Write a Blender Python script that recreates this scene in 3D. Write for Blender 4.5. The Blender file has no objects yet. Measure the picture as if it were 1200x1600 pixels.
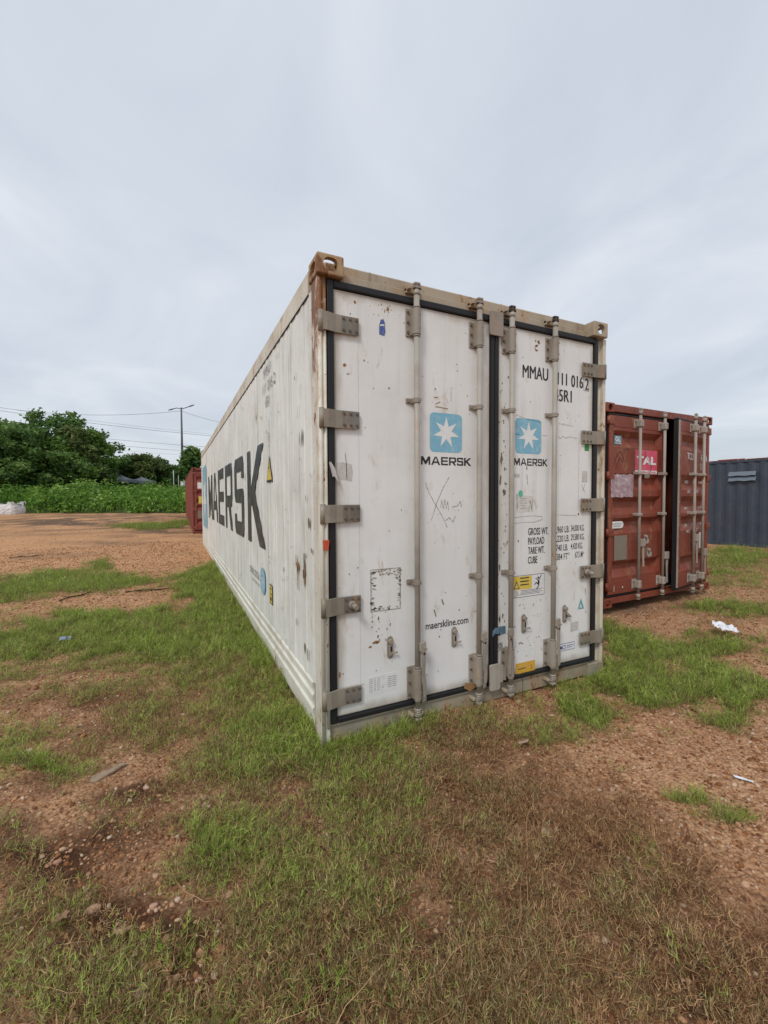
import bpy, bmesh, math, random
import numpy as np
from mathutils import Vector, Matrix
PI = math.pi
rnd = random.Random(7)
rng = np.random.default_rng(11)
scene = bpy.context.scene
COL = scene.collection

# ------------------------------------------------------------------ camera
CAM = np.array([-0.7538, -2.4192, 1.4938]); YAW, PITCH, ROLL, FPX = -0.450456, -0.035472, -0.005806, 674.35
def cam_axes():
    cy, sy, cp, sp = math.cos(YAW), math.sin(YAW), math.cos(PITCH), math.sin(PITCH)
    f = np.array([-sy*cp, cy*cp, sp]); r = np.array([cy, sy, 0.]); u = np.cross(r, f)
    cr, sr = math.cos(ROLL), math.sin(ROLL)
    return cr*r+sr*u, -sr*r+cr*u, f
CR, CU, CF = cam_axes()
cd = bpy.data.cameras.new('camera'); cam = bpy.data.objects.new('camera', cd); COL.objects.link(cam)
cam.matrix_world = Matrix(((CR[0], CU[0], -CF[0], CAM[0]), (CR[1], CU[1], -CF[1], CAM[1]), (CR[2], CU[2], -CF[2], CAM[2]), (0, 0, 0, 1)))
cd.sensor_fit = 'VERTICAL'; cd.sensor_height = 24; cd.lens = 24*FPX/1600
cd.clip_start = .05; cd.clip_end = 2000
scene.camera = cam

# ------------------------------------------------------------------ sky and sun (bright overcast)
SUN_DIR = Vector((-.62, -.50, .85)).normalized()
world = bpy.data.worlds.new('World'); scene.world = world; world.use_nodes = True
wt = world.node_tree; wt.nodes.clear()
def wn(t, **k):
    n = wt.nodes.new(t)
    for a, b in k.items(): setattr(n, a, b)
    return n
sky = wn('ShaderNodeTexSky', sky_type='NISHITA', sun_disc=False)
sky.sun_elevation = math.asin(SUN_DIR.z); sky.sun_rotation = math.atan2(SUN_DIR.x, SUN_DIR.y)
sky.dust_density = 2.0; sky.air_density = 1.2
tc = wn('ShaderNodeTexCoord')
sep = wn('ShaderNodeSeparateXYZ'); wt.links.new(tc.outputs['Generated'], sep.inputs[0])
# flatten directions on a cloud layer so clouds foreshorten towards the horizon
add = wn('ShaderNodeMath', operation='ADD'); wt.links.new(sep.outputs['Z'], add.inputs[0]); add.inputs[1].default_value = .22
mx = wn('ShaderNodeMath', operation='MAXIMUM'); wt.links.new(add.outputs[0], mx.inputs[0]); mx.inputs[1].default_value = .05
dv = wn('ShaderNodeVectorMath', operation='DIVIDE'); cmb = wn('ShaderNodeCombineXYZ')
for i in range(3): wt.links.new(mx.outputs[0], cmb.inputs[i])
wt.links.new(tc.outputs['Generated'], dv.inputs[0]); wt.links.new(cmb.outputs[0], dv.inputs[1])
mp = wn('ShaderNodeMapping'); mp.inputs['Scale'].default_value = (1.1, .85, .3); mp.inputs['Rotation'].default_value = (0, 0, .5)
mp.inputs['Location'].default_value = (3.2, 1.7, 0)
wt.links.new(dv.outputs[0], mp.inputs[0])
no = wn('ShaderNodeTexNoise'); no.inputs['Scale'].default_value = 1.5; no.inputs['Detail'].default_value = 8; no.inputs['Roughness'].default_value = .5; no.inputs['Distortion'].default_value = .8
wt.links.new(mp.outputs[0], no.inputs['Vector'])
cr_ = wn('ShaderNodeValToRGB')
e = cr_.color_ramp.elements; e[0].position = .30; e[0].color = (.54, .595, .67, 1); e[1].position = .70; e[1].color = (.725, .76, .815, 1)
m_ = cr_.color_ramp.elements.new(.5); m_.color = (.62, .668, .738, 1)
wt.links.new(no.outputs['Fac'], cr_.inputs[0])
sc_ = wn('ShaderNodeVectorMath', operation='SCALE'); sc_.inputs['Scale'].default_value = .085; wt.links.new(sky.outputs[0], sc_.inputs[0])
# thin gaps of blue low down
mr = wn('ShaderNodeMapRange'); mr.inputs[1].default_value = .0; mr.inputs[2].default_value = .40; mr.inputs[3].default_value = .80; mr.inputs[4].default_value = .93
wt.links.new(sep.outputs['Z'], mr.inputs[0])
mixc = wn('ShaderNodeMix', data_type='RGBA'); wt.links.new(mr.outputs[0], mixc.inputs[0]); wt.links.new(sc_.outputs[0], mixc.inputs[6]); wt.links.new(cr_.outputs[0], mixc.inputs[7])
bg = wn('ShaderNodeBackground'); bg.inputs['Strength'].default_value = 1.0; wt.links.new(mixc.outputs[2], bg.inputs['Color'])
wo = wn('ShaderNodeOutputWorld'); wt.links.new(bg.outputs[0], wo.inputs[0])
sd = bpy.data.lights.new('sun', 'SUN'); sd.energy = 1.5; sd.angle = math.radians(13); sd.color = (1, .96, .9)
sun = bpy.data.objects.new('sun', sd); COL.objects.link(sun); sun.rotation_euler = (-SUN_DIR).to_track_quat('-Z', 'Y').to_euler()
sun.location = (-8, -6, 20)
scene.view_settings.view_transform = 'Standard'; scene.view_settings.look = 'None'
scene.view_settings.exposure = 0.2; scene.view_settings.gamma = 1; scene.view_settings.use_curve_mapping = False
scene.cycles.max_bounces = 6; scene.cycles.diffuse_bounces = 3; scene.cycles.transparent_max_bounces = 6

# ------------------------------------------------------------------ helpers
def ground_z(x, y):
    t = np.asarray(y, float)-11.5
    return .0225*(np.log1p(np.exp(np.clip(t*1.2, -30, 30)))/1.2 + np.maximum(t-25, 0)) * np.clip((70-t)/45, .0, 1) if False else .0225*np.where(t > 20, t, np.log1p(np.exp(np.clip(t*1.2, -30, 30)))/1.2)
def ray(px, py): return CF + CR*(px-600)/FPX - CU*(py-800)/FPX
def G(px, py):
    """the spot on the ground that the photograph shows at this pixel"""
    d = ray(px, py); z = 0.
    for _ in range(40):
        t = (z-CAM[2])/min(d[2], -1e-3); X = CAM+d*t; zn = float(ground_z(X[0], X[1])); z = z*.5+zn*.5
    return np.array([X[0], X[1], z])
def at_dist(px, py, dist):
    d = ray(px, py); h = math.hypot(d[0], d[1]); return CAM+d*(dist/h)

def hash2(ix, iy, s):
    n = (ix.astype(np.int64)*374761393 + iy.astype(np.int64)*668265263 + s*974711) & 0x7fffffff
    n = ((n ^ (n >> 13))*1274126177) & 0x7fffffff
    return ((n ^ (n >> 16)) & 0xffff)/65535.
def vnoise(x, y, s=0):
    ix, iy = np.floor(x), np.floor(y); fx, fy = x-ix, y-iy; fx = fx*fx*(3-2*fx); fy = fy*fy*(3-2*fy)
    a, b = hash2(ix, iy, s), hash2(ix+1, iy, s); c, d = hash2(ix, iy+1, s), hash2(ix+1, iy+1, s)
    return (a*(1-fx)+b*fx)*(1-fy)+(c*(1-fx)+d*fx)*fy
def fbm(x, y, s=0, o=4):
    v = 0; a = .5; t = 0
    for i in range(o): v = v+a*vnoise(x*2**i, y*2**i, s+i*17); t += a; a *= .5
    return v/t

class B:
    def __init__(s): s.bm = bmesh.new()
    def box(s, x0, x1, y0, y1, z0, z1, bev=0, seg=1, mat=None):
        vs = [s.bm.verts.new(p) for p in ((x0,y0,z0),(x1,y0,z0),(x1,y1,z0),(x0,y1,z0),(x0,y0,z1),(x1,y0,z1),(x1,y1,z1),(x0,y1,z1))]
        fs = [s.bm.faces.new([vs[i] for i in f]) for f in ((0,3,2,1),(4,5,6,7),(0,1,5,4),(1,2,6,5),(2,3,7,6),(3,0,4,7))]
        if bev:
            es = list({e for f in fs for e in f.edges})
            bmesh.ops.bevel(s.bm, geom=es, offset=bev, segments=seg, affect='EDGES', profile=.5)
        return s
    def cyl(s, p0, p1, r, n=12, r1=None, cap=True):
        p0, p1 = Vector(p0), Vector(p1); d = (p1-p0).normalized(); q = d.to_track_quat('Z', 'Y'); r1 = r if r1 is None else r1
        a = [s.bm.verts.new(p0+q@Vector((r*math.cos(2*PI*i/n), r*math.sin(2*PI*i/n), 0))) for i in range(n)]
        b = [s.bm.verts.new(p1+q@Vector((r1*math.cos(2*PI*i/n), r1*math.sin(2*PI*i/n), 0))) for i in range(n)]
        for i in range(n):
            f = s.bm.faces.new((a[i], a[(i+1) % n], b[(i+1) % n], b[i])); f.smooth = n > 6
        if cap: s.bm.faces.new(a[::-1]); s.bm.faces.new(b)
        return s
    def tube(s, pts, r, n=6):
        rings = []
        pts = [Vector(p) for p in pts]
        rr = r if isinstance(r, (list, tuple)) else [r]*len(pts)
        for k, p in enumerate(pts):
            d = (pts[min(k+1, len(pts)-1)]-pts[max(k-1, 0)]).normalized(); q = d.to_track_quat('Z', 'Y')
            rings.append([s.bm.verts.new(p+q@Vector((rr[k]*math.cos(2*PI*i/n), rr[k]*math.sin(2*PI*i/n), 0))) for i in range(n)])
        for k in range(len(pts)-1):
            # match rings by nearest start to avoid twist
            A, Bq = rings[k], rings[k+1]; j0 = min(range(n), key=lambda j: (Bq[j].co-A[0].co).length)
            rings[k+1] = Bq = Bq[j0:]+Bq[:j0]
            for i in range(n):
                f = s.bm.faces.new((A[i], A[(i+1) % n], Bq[(i+1) % n], Bq[i])); f.smooth = True
        s.bm.faces.new(rings[0][::-1]); s.bm.faces.new(rings[-1])
        return s
    def prism(s, poly, fr, d0, d1, bev=0):
        """poly in (u,v); fr maps (u,v,depth) to a point; from depth d0 to d1"""
        a = [s.bm.verts.new(fr(u, v, d0)) for u, v in poly]; b = [s.bm.verts.new(fr(u, v, d1)) for u, v in poly]
        n = len(poly); fs = []
        for i in range(n): fs.append(s.bm.faces.new((a[i], a[(i+1) % n], b[(i+1) % n], b[i])))
        fs.append(s.bm.faces.new(a[::-1])); fs.append(s.bm.faces.new(b))
        bmesh.ops.recalc_face_normals(s.bm, faces=fs)
        if bev: bmesh.ops.bevel(s.bm, geom=list(fs[-1].edges), offset=bev, segments=1, affect='EDGES')
        return s
    def sheet(s, prof, axis_pts, close=False):
        """prof: list of points (Vector) swept to two offsets axis_pts=(v0,v1)"""
        a = [s.bm.verts.new(Vector(p)+Vector(axis_pts[0])) for p in prof]; b = [s.bm.verts.new(Vector(p)+Vector(axis_pts[1])) for p in prof]
        n = len(prof)
        for i in range(n if close else n-1): s.bm.faces.new((a[i], a[(i+1) % n], b[(i+1) % n], b[i]))
        if close: s.bm.faces.new(a[::-1]); s.bm.faces.new(b)
        return s
    def obj(s, name, mat, parent=None, loc=None):
        me = bpy.data.meshes.new(name); bmesh.ops.recalc_face_normals(s.bm, faces=s.bm.faces[:]); s.bm.to_mesh(me); s.bm.free()
        o = bpy.data.objects.new(name, me); COL.objects.link(o)
        if mat: me.materials.append(mat)
        if parent: o.parent = parent
        if loc: o.location = loc
        return o
def thing(name, label, cat, loc=(0, 0, 0), rz=0, group=None):
    o = bpy.data.objects.new(name, None); COL.objects.link(o); o.empty_display_size = .2
    o.location = loc; o.rotation_euler = (0, 0, rz); o['label'] = label; o['category'] = cat
    if group: o['group'] = group
    return o
def tag(o, label, cat, group=None):
    o['label'] = label; o['category'] = cat
    if group: o['group'] = group
    return o
def part(name, parent):
    o = bpy.data.objects.new(name, None); COL.objects.link(o); o.parent = parent; return o
def mesh_np(name, verts, faces, mat, parent=None, attrs=None, smooth=False):
    me = bpy.data.meshes.new(name); nf = len(faces); k = faces.shape[1]
    me.vertices.add(len(verts)); me.vertices.foreach_set('co', np.asarray(verts, np.float32).ravel())
    me.loops.add(nf*k); me.loops.foreach_set('vertex_index', faces.astype(np.int32).ravel())
    me.polygons.add(nf); me.polygons.foreach_set('loop_start', np.arange(nf, dtype=np.int32)*k)
    me.polygons.foreach_set('loop_total', np.full(nf, k, np.int32))
    me.update(calc_edges=True)
    for nme, v in (attrs or {}).items():
        a = me.attributes.new(nme, 'FLOAT', 'POINT'); a.data.foreach_set('value', np.asarray(v, np.float32))
    if smooth: me.polygons.foreach_set('use_smooth', np.ones(nf, bool))
    if mat: me.materials.append(mat)
    if name is None: return me
    o = bpy.data.objects.new(name, me); 
    if parent is not False:
        COL.objects.link(o)
        if parent: o.parent = parent
    return o

# ------------------------------------------------------------------ materials
class NT:
    def __init__(s, name):
        s.m = bpy.data.materials.new(name); s.m.use_nodes = True; s.t = s.m.node_tree; s.t.nodes.clear()
        s.out = s.n('ShaderNodeOutputMaterial'); s.b = s.n('ShaderNodeBsdfPrincipled'); s.l(s.b.outputs[0], s.out.inputs[0])
        s.tc = s.n('ShaderNodeTexCoord')
    def n(s, t, **k):
        n = s.t.nodes.new(t)
        for a, b in k.items(): setattr(n, a, b)
        return n
    def l(s, a, b): s.t.links.new(a, b)
    def noise(s, scale, detail=5, rough=.55, stretch=(1, 1, 1), dist=0, off=(0, 0, 0), vec=None):
        m = s.n('ShaderNodeMapping'); m.inputs['Scale'].default_value = stretch; m.inputs['Location'].default_value = off
        s.l(vec or s.tc.outputs['Object'], m.inputs[0]); n = s.n('ShaderNodeTexNoise'); s.l(m.outputs[0], n.inputs['Vector'])
        n.inputs['Scale'].default_value = scale; n.inputs['Detail'].default_value = detail; n.inputs['Roughness'].default_value = rough; n.inputs['Distortion'].default_value = dist
        return n.outputs['Fac']
    def step(s, v, a, b, c=0., d=1.):
        m = s.n('ShaderNodeMapRange'); m.interpolation_type = 'SMOOTHSTEP'; s.l(v, m.inputs[0])
        for i, x in zip((1, 2, 3, 4), (a, b, c, d)): m.inputs[i].default_value = x
        return m.outputs[0]
    def mix(s, f, a, b, blend='MIX'):
        m = s.n('ShaderNodeMix', data_type='RGBA', blend_type=blend)
        for x, i in ((f, 0), (a, 6), (b, 7)):
            if isinstance(x, (int, float)): m.inputs[i].default_value = x
            elif isinstance(x, tuple): m.inputs[i].default_value = (*x, 1)
            else: s.l(x, m.inputs[i])
        return m.outputs[2]
    def math(s, op, a, b=0.):
        m = s.n('ShaderNodeMath', operation=op)
        for i, x in enumerate((a, b)):
            if isinstance(x, (int, float)): m.inputs[i].default_value = x
            else: s.l(x, m.inputs[i])
        return m.outputs[0]
    def ramp(s, v, stops):
        r = s.n('ShaderNodeValToRGB'); s.l(v, r.inputs[0]); e = r.color_ramp.elements
        e[0].position, e[0].color = stops[0][0], (*stops[0][1], 1); e[1].position, e[1].color = stops[-1][0], (*stops[-1][1], 1)
        for p, c in stops[1:-1]: q = e.new(p); q.color = (*c, 1)
        return r.outputs[0]
    def bump(s, h, strength=.3, dist=.01, prev=None):
        b = s.n('ShaderNodeBump'); b.inputs['Strength'].default_value = strength; b.inputs['Distance'].default_value = dist; s.l(h, b.inputs['Height'])
        if prev: s.l(prev, b.inputs['Normal'])
        return b.outputs[0]
    def fin(s, col, rough=.6, normal=None, metal=0., spec=.35):
        if isinstance(col, tuple): s.b.inputs['Base Color'].default_value = (*col, 1)
        else: s.l(col, s.b.inputs['Base Color'])
        if isinstance(rough, (int, float)): s.b.inputs['Roughness'].default_value = rough
        else: s.l(rough, s.b.inputs['Roughness'])
        if normal: s.l(normal, s.b.inputs['Normal'])
        s.b.inputs['Metallic'].default_value = metal; s.b.inputs['Specular IOR Level'].default_value = spec
        return s.m
RUSTC = [(0., (.075, .03, .015)), (.5, (.20, .085, .035)), (1., (.36, .19, .085))]
def paint(name, col, rough=.5, grime=(.42, .36, .27), gamt=.35, streak=.3, rust=.0, rscale=5., chips=0., var=.12, bump=.1, fade=None, dents=0., zg=None, edge=0.):
    """weathered paint: colour drift, vertical rain streaks, rust bleeding in patches, chips"""
    t = NT(name)
    c = t.mix(t.step(t.noise(1.7, 4), .3, .7), tuple(x*(1-var) for x in col), tuple(min(1, x*(1+var*.5)) for x in col))
    c = t.mix(t.math('MULTIPLY', t.step(t.noise(3.1, 7, .65, off=(5, 2, 1)), .42, .78), gamt), c, grime)
    if streak:
        st = t.math('MULTIPLY', t.step(t.noise(14, 5, .6, (1, 1, .05), off=(1, 3, 0)), .48, .80), t.step(t.noise(2.2, 3, .5, (1, 1, .5), off=(9, 0, 0)), .35, .7))
        c = t.mix(t.math('MULTIPLY', st, streak), c, tuple(g*.62 for g in grime))
    if fade: c = t.mix(t.math('MULTIPLY', t.step(t.noise(26, 5, .7, off=(3, 3, 3)), .5, .75), .5), c, fade)
    if edge:
        sg = t.n('ShaderNodeSeparateXYZ'); t.l(t.tc.outputs['Generated'], sg.inputs[0]); q = [t.math('MINIMUM', sg.outputs[k], t.math('SUBTRACT', 1., sg.outputs[k])) for k in (0, 2)]
        eg = t.math('MINIMUM', t.math('MULTIPLY', q[0], .46), q[1]); eg = t.math('ADD', eg, t.math('MULTIPLY', t.noise(5, 6, .7, (1, 1, .4), off=(8, 8, 8)), -.05))
        c = t.mix(t.step(eg, -.028, .004, edge, 0), c, (.36, .30, .22))
    h = t.noise(60, 3); rf = t.step(t.noise(8, 4), .3, .8, rough-.08, rough+.14); nr = t.bump(h, bump, .002)
    if dents: nr = t.bump(t.noise(2.4, 2, .4, (1, 1, .8), off=(4, 1, 8)), dents, .02, nr)
    if rust:
        rn = t.noise(rscale, 9, .72, (1, 1, .45), .4, (2, 7, 4))
        if zg:
            sx = t.n('ShaderNodeSeparateXYZ'); t.l(t.tc.outputs['Object'], sx.inputs[0]); rn = t.math('ADD', rn, t.step(sx.outputs['Z'], zg[0], zg[1], 0, zg[2]))
        th = .70-.30*rust
        k = t.step(rn, th-.02, th+.05); rc = t.ramp(t.noise(40, 6, .7), RUSTC)
        halo = t.math('MULTIPLY', t.step(rn, th-.13, th+.02), .5); c = t.mix(halo, c, (.42, .26, .13)); c = t.mix(k, c, rc)
        nr = t.bump(k, .4, .0015, nr)
    if chips:
        k = t.step(t.noise(34, 4, .6, (1, 1, .6), off=(6, 6, 1)), .74-.1*chips, .765-.1*chips); c = t.mix(k, c, t.ramp(t.noise(50, 3), RUSTC[:2]+[(1., (.16, .13, .11))]))
    return t.fin(c, rf, nr)
M_door = paint('door paint', (.76, .76, .745), .42, (.52, .47, .40), .24, .38, rust=.03, rscale=7, var=.05, bump=.05, dents=.22, edge=.75)
M_side = paint('side panel paint', (.765, .77, .73), .5, (.41, .385, .32), .38, 1., rust=.04, rscale=4, var=.08, bump=.08, fade=(.66, .64, .60), chips=.2, dents=.1)
M_frame = paint('frame paint', (.66, .61, .51), .55, (.36, .28, .18), .65, .8, rust=.30, rscale=6, chips=.7)
M_post = paint('post paint', (.70, .67, .59), .55, (.38, .29, .19), .6, .9, rust=.22, rscale=7, chips=.8, zg=(1.5, 2.8, .19))
M_castrust = paint('casting paint', (.42, .30, .18), .65, (.22, .13, .07), .9, 1., rust=.62, rscale=11, chips=.8, bump=.3)
M_header = paint('header paint', (.43, .365, .275), .6, (.27, .19, .12), .7, 1., rust=.30, rscale=4, chips=.5)
M_sill = paint('sill paint', (.33, .30, .235), .7, (.16, .12, .08), 1., 1., rust=.42, rscale=5, chips=.5)
M_hw = paint('hardware galvanised', (.315, .275, .23), .5, (.17, .13, .095), .6, .5, rust=.12, rscale=12, var=.15, bump=.2)
M_hinge = paint('hinge steel', (.285, .25, .20), .40, (.13, .10, .07), .8, .9, rust=.22, rscale=14, var=.25, bump=.25)
M_rod = paint('lock rod steel', (.40, .365, .315), .42, (.19, .15, .11), .6, .4, rust=.10, rscale=9, var=.15)
M_rail = paint('bottom rail paint', (.72, .70, .62), .5, (.42, .38, .28), .6, .2, rust=.16, rscale=5, chips=.4)
M_gasket = NT('gasket rubber').fin((.014, .014, .016), .55)
M_camdark = NT('rusted cam').fin((.055, .038, .03), .7)
M_dark = NT('dark inside').fin((.02, .018, .016), .9)
def flatmat(name, col, rough=.6, wear=None, amt=.3, scale=30):
    t = NT(name); c = col
    if wear: c = t.mix(t.math('MULTIPLY', t.step(t.noise(scale, 6, .7), .45, .65), amt), col, wear)
    return t.fin(c, rough)
M_black = flatmat('black print', (.018, .018, .020), .5, (.25, .25, .24), .25, 40)
M_blackside = flatmat('side lettering film', (.030, .038, .040), .45, (.16, .16, .16), .5, 6)
M_faint = flatmat('faded print', (.16, .155, .15), .7, (.62, .60, .56), .95, 60)
M_blue = flatmat('blue film', (.20, .44, .57), .45, (.45, .58, .63), .45, 25)
M_starw = flatmat('star white', (.74, .75, .74), .5, (.6, .58, .55), .4, 20)
M_yellow = flatmat('yellow sticker', (.68, .50, .07), .5, (.6, .55, .4), .4, 30)
M_orange = flatmat('orange sticker', (.66, .36, .035), .5, (.5, .42, .25), .4, 40)
M_white = flatmat('white sticker', (.74, .74, .74), .45, (.5, .48, .45), .3, 40)
M_paper = flatmat('bright paper', (.80, .82, .86), .6, (.62, .66, .74), .5, 9)
M_greysticker = flatmat('peeled sticker', (.50, .475, .45), .7, (.62, .60, .57), .9, 50)
M_redtag = flatmat('red tag', (.62, .085, .03), .5, (.3, .05, .02), .4, 50)
M_green = flatmat('green sticker', (.03, .26, .05), .5)
M_teal = flatmat('teal sticker', (.10, .34, .38), .6, (.6, .6, .58), .5, 60)
M_navy = flatmat('navy sticker', (.06, .10, .30), .5, (.5, .5, .6), .4, 60)
M_bluetape = flatmat('blue tape', (.09, .17, .24), .5, (.3, .36, .38), .6, 60)
M_scratch = flatmat('scratch', (.22, .19, .17), .7, (.66, .64, .6), .9, 70)
M_spot = flatmat('rust spot', (.34, .19, .08), .8, (.12, .06, .03), .9, 200)
M_dirtdot = flatmat('dark chip', (.13, .11, .095), .8, (.34, .27, .2), .8, 200)
M_red = paint('oxide red paint', (.215, .048, .026), .5, (.20, .08, .05), .45, .6, rust=.14, rscale=5, chips=.25, fade=(.27, .085, .065), dents=.25)
M_redfar = paint('far oxide red paint', (.22, .045, .032), .6, (.26, .12, .10), .4, .6, rust=.1, rscale=3, fade=(.30, .12, .10))
M_greyc = paint('slate container paint', (.050, .064, .088), .45, (.085, .10, .12), .5, .4, rust=.0, rscale=5, fade=(.12, .14, .16))
M_pink = flatmat('pink logo film', (.60, .075, .13), .5, (.60, .25, .28), .5, 14)
M_film = flatmat('wrinkled film', (.36, .24, .26), .3, (.55, .5, .53), .8, 18)
M_platemetal = flatmat('plate metal', (.20, .17, .13), .45, (.27, .24, .20), .6, 60)
M_offwh = flatmat('off white print', (.66, .58, .54), .5, (.4, .2, .16), .5, 45)

def leafmat(name, cols, trans=.25, inst=False, dryc=None, rough=.55):
    t = NT(name)
    a = t.n('ShaderNodeAttribute', attribute_name='tone'); v = a.outputs['Fac']
    c = t.ramp(v, cols)
    if inst:
        d = t.n('ShaderNodeAttribute', attribute_name='dry', attribute_type='INSTANCER'); oi = t.n('ShaderNodeObjectInfo')
        hv = t.mix(t.step(oi.outputs['Random'], 0, 1, .0, .5), c, t.mix(.4, c, (.10, .13, .03)))
        # straw tone takes over blade by blade as the patch gets drier
        k = t.step(t.math('ADD', t.math('SUBTRACT', d.outputs['Fac'], v), 0.), -.12, .12)
        c = t.mix(k, hv, t.ramp(t.math('FRACT', t.math('MULTIPLY', v, 7.3)), dryc))
    s = t.b; t.fin(c, rough, spec=.25)
    tr = t.n('ShaderNodeBsdfTranslucent'); t.l(c, tr.inputs[0]); mixs = t.n('ShaderNodeMixShader'); mixs.inputs[0].default_value = trans
    t.l(s.outputs[0], mixs.inputs[1]); t.l(tr.outputs[0], mixs.inputs[2]); t.l(mixs.outputs[0], t.out.inputs[0])
    return t.m
M_grass = leafmat('grass blades', [(0, (.11, .185, .020)), (.5, (.27, .38, .050)), (1, (.52, .60, .15))], .3, True,
                  [(0, (.12, .07, .03)), (.5, (.30, .22, .10)), (1, (.55, .44, .24))])
M_straw = leafmat('dry stolons', [(0, (.08, .028, .011)), (.5, (.25, .122, .052)), (1, (.60, .37, .19))], .15, True,
                  [(0, (.08, .028, .011)), (.5, (.25, .122, .052)), (1, (.58, .35, .17))])
M_treeA = leafmat('tree leaves deep', [(0, (.035, .075, .022)), (.5, (.10, .19, .045)), (1, (.20, .31, .085))], .35)
M_treeB = leafmat('tree leaves mid', [(0, (.045, .095, .018)), (.55, (.12, .22, .038)), (1, (.21, .31, .065))], .3)
M_treeC = leafmat('tree leaves olive', [(0, (.05, .075, .022)), (.55, (.12, .165, .048)), (1, (.21, .25, .08))], .3)
M_weed = leafmat('weed leaves', [(0, (.045, .10, .018)), (.45, (.13, .26, .035)), (.85, (.22, .37, .06)), (1, (.36, .48, .17))], .35)
M_bark = paint('bark', (.10, .075, .055), .85, (.05, .04, .03), .6, .3)

# ground: laterite gravel over darker soil (the soil tone also paints shade under grass)
def ground_mat():
    t = NT('laterite ground'); at = t.n('ShaderNodeAttribute', attribute_name='soil').outputs['Fac']; wet = t.n('ShaderNodeAttribute', attribute_name='wet').outputs['Fac']
    gre = t.n('ShaderNodeAttribute', attribute_name='green').outputs['Fac']
    pos = t.tc.outputs['Object']
    def vor(scale, feat='F1'):
        v = t.n('ShaderNodeTexVoronoi', feature=feat); v.inputs['Scale'].default_value = scale; t.l(pos, v.inputs['Vector']); return v
    v1 = vor(62); v2 = vor(28); v3 = vor(11)
    sepn = t.n('ShaderNodeSeparateColor'); t.l(v1.outputs['Color'], sepn.inputs[0])
    sep2 = t.n('ShaderNodeSeparateColor'); t.l(v2.outputs['Color'], sep2.inputs[0])
    sep3 = t.n('ShaderNodeSeparateColor'); t.l(v3.outputs['Color'], sep3.inputs[0])
    gc = [(0, (.12, .043, .018)), (.3, (.28, .108, .042)), (.6, (.40, .18, .078)), (.85, (.54, .30, .15)), (1, (.66, .46, .30))]
    c1 = t.ramp(sepn.outputs[0], gc); c2 = t.ramp(sep2.outputs[0], gc); c3 = t.ramp(sep3.outputs[0], gc)
    c = t.mix(.45, c1, c2); c = t.mix(.25, c, c3); c = t.mix(.24, c, (.76, .50, .33))
    lo = t.noise(.9, 5, .6); c = t.mix(t.step(lo, .35, .7, 0, .45), c, (.52, .31, .17))
    c = t.mix(t.step(t.noise(.35, 5, .6, off=(3, 9, 0)), .5, .75, 0, .5), c, (.27, .13, .075))
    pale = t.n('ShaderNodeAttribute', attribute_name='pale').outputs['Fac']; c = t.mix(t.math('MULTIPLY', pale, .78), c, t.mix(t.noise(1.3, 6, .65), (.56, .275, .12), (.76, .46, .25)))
    sp = t.noise(9, 8, .75, off=(4, 4, 4)); c = t.mix(t.step(sp, .50, .72, 0, .35), c, (.20, .095, .05)); c = t.mix(t.step(t.noise(23, 6, .75), .60, .70, 0, .6), c, (.66, .47, .33))
    # gaps between the stones are coloured a darker brown
    c = t.mix(t.step(v1.outputs['Distance'], .45, .75, 0, .5), c, (.13, .06, .032))
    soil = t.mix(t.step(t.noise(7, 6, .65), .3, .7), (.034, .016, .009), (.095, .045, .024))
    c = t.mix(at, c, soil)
    c = t.mix(t.math('MULTIPLY', wet, .93), c, t.mix(t.noise(3, 6, .7), (.06, .038, .027), (.17, .115, .08)))
    c = t.mix(gre, c, t.mix(t.noise(6, 5), (.05, .085, .015), (.13, .17, .04)))
    h = t.math('SUBTRACT', 1., v1.outputs['Distance']); h2 = t.math('SUBTRACT', 1., v2.outputs['Distance'])
    n = t.bump(h, .7, .012); n = t.bump(h2, .5, .02, n); n = t.bump(t.noise(5, 6, .6), .5, .05, n)
    return t.fin(c, t.step(wet, 0, 1, .95, .7), n, spec=.08)
M_ground = ground_mat()
def pebble_mat(nm, kk):
    t = NT(nm); oi = t.n('ShaderNodeObjectInfo')
    c = t.ramp(oi.outputs['Random'], [(0, (.15, .058, .028)), (.3, (.32, .14, .062)), (.6, (.47, .24, .12)), (.85, (.60, .37, .22)), (1, (.70, .54, .40))])
    if kk > 1: c = t.mix(.55, c, (.66, .42, .26))
    c = t.mix(t.step(t.noise(2.5, 5, .6), .4, .7, 0, .4), c, (.2, .1, .06))
    return t.fin(c, .9, t.bump(t.noise(6, 4), .4, .1), spec=.1)
M_pebble = pebble_mat('laterite pebbles', 1.); M_pebble2 = pebble_mat('dry yard pebbles', 1.45)

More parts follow.
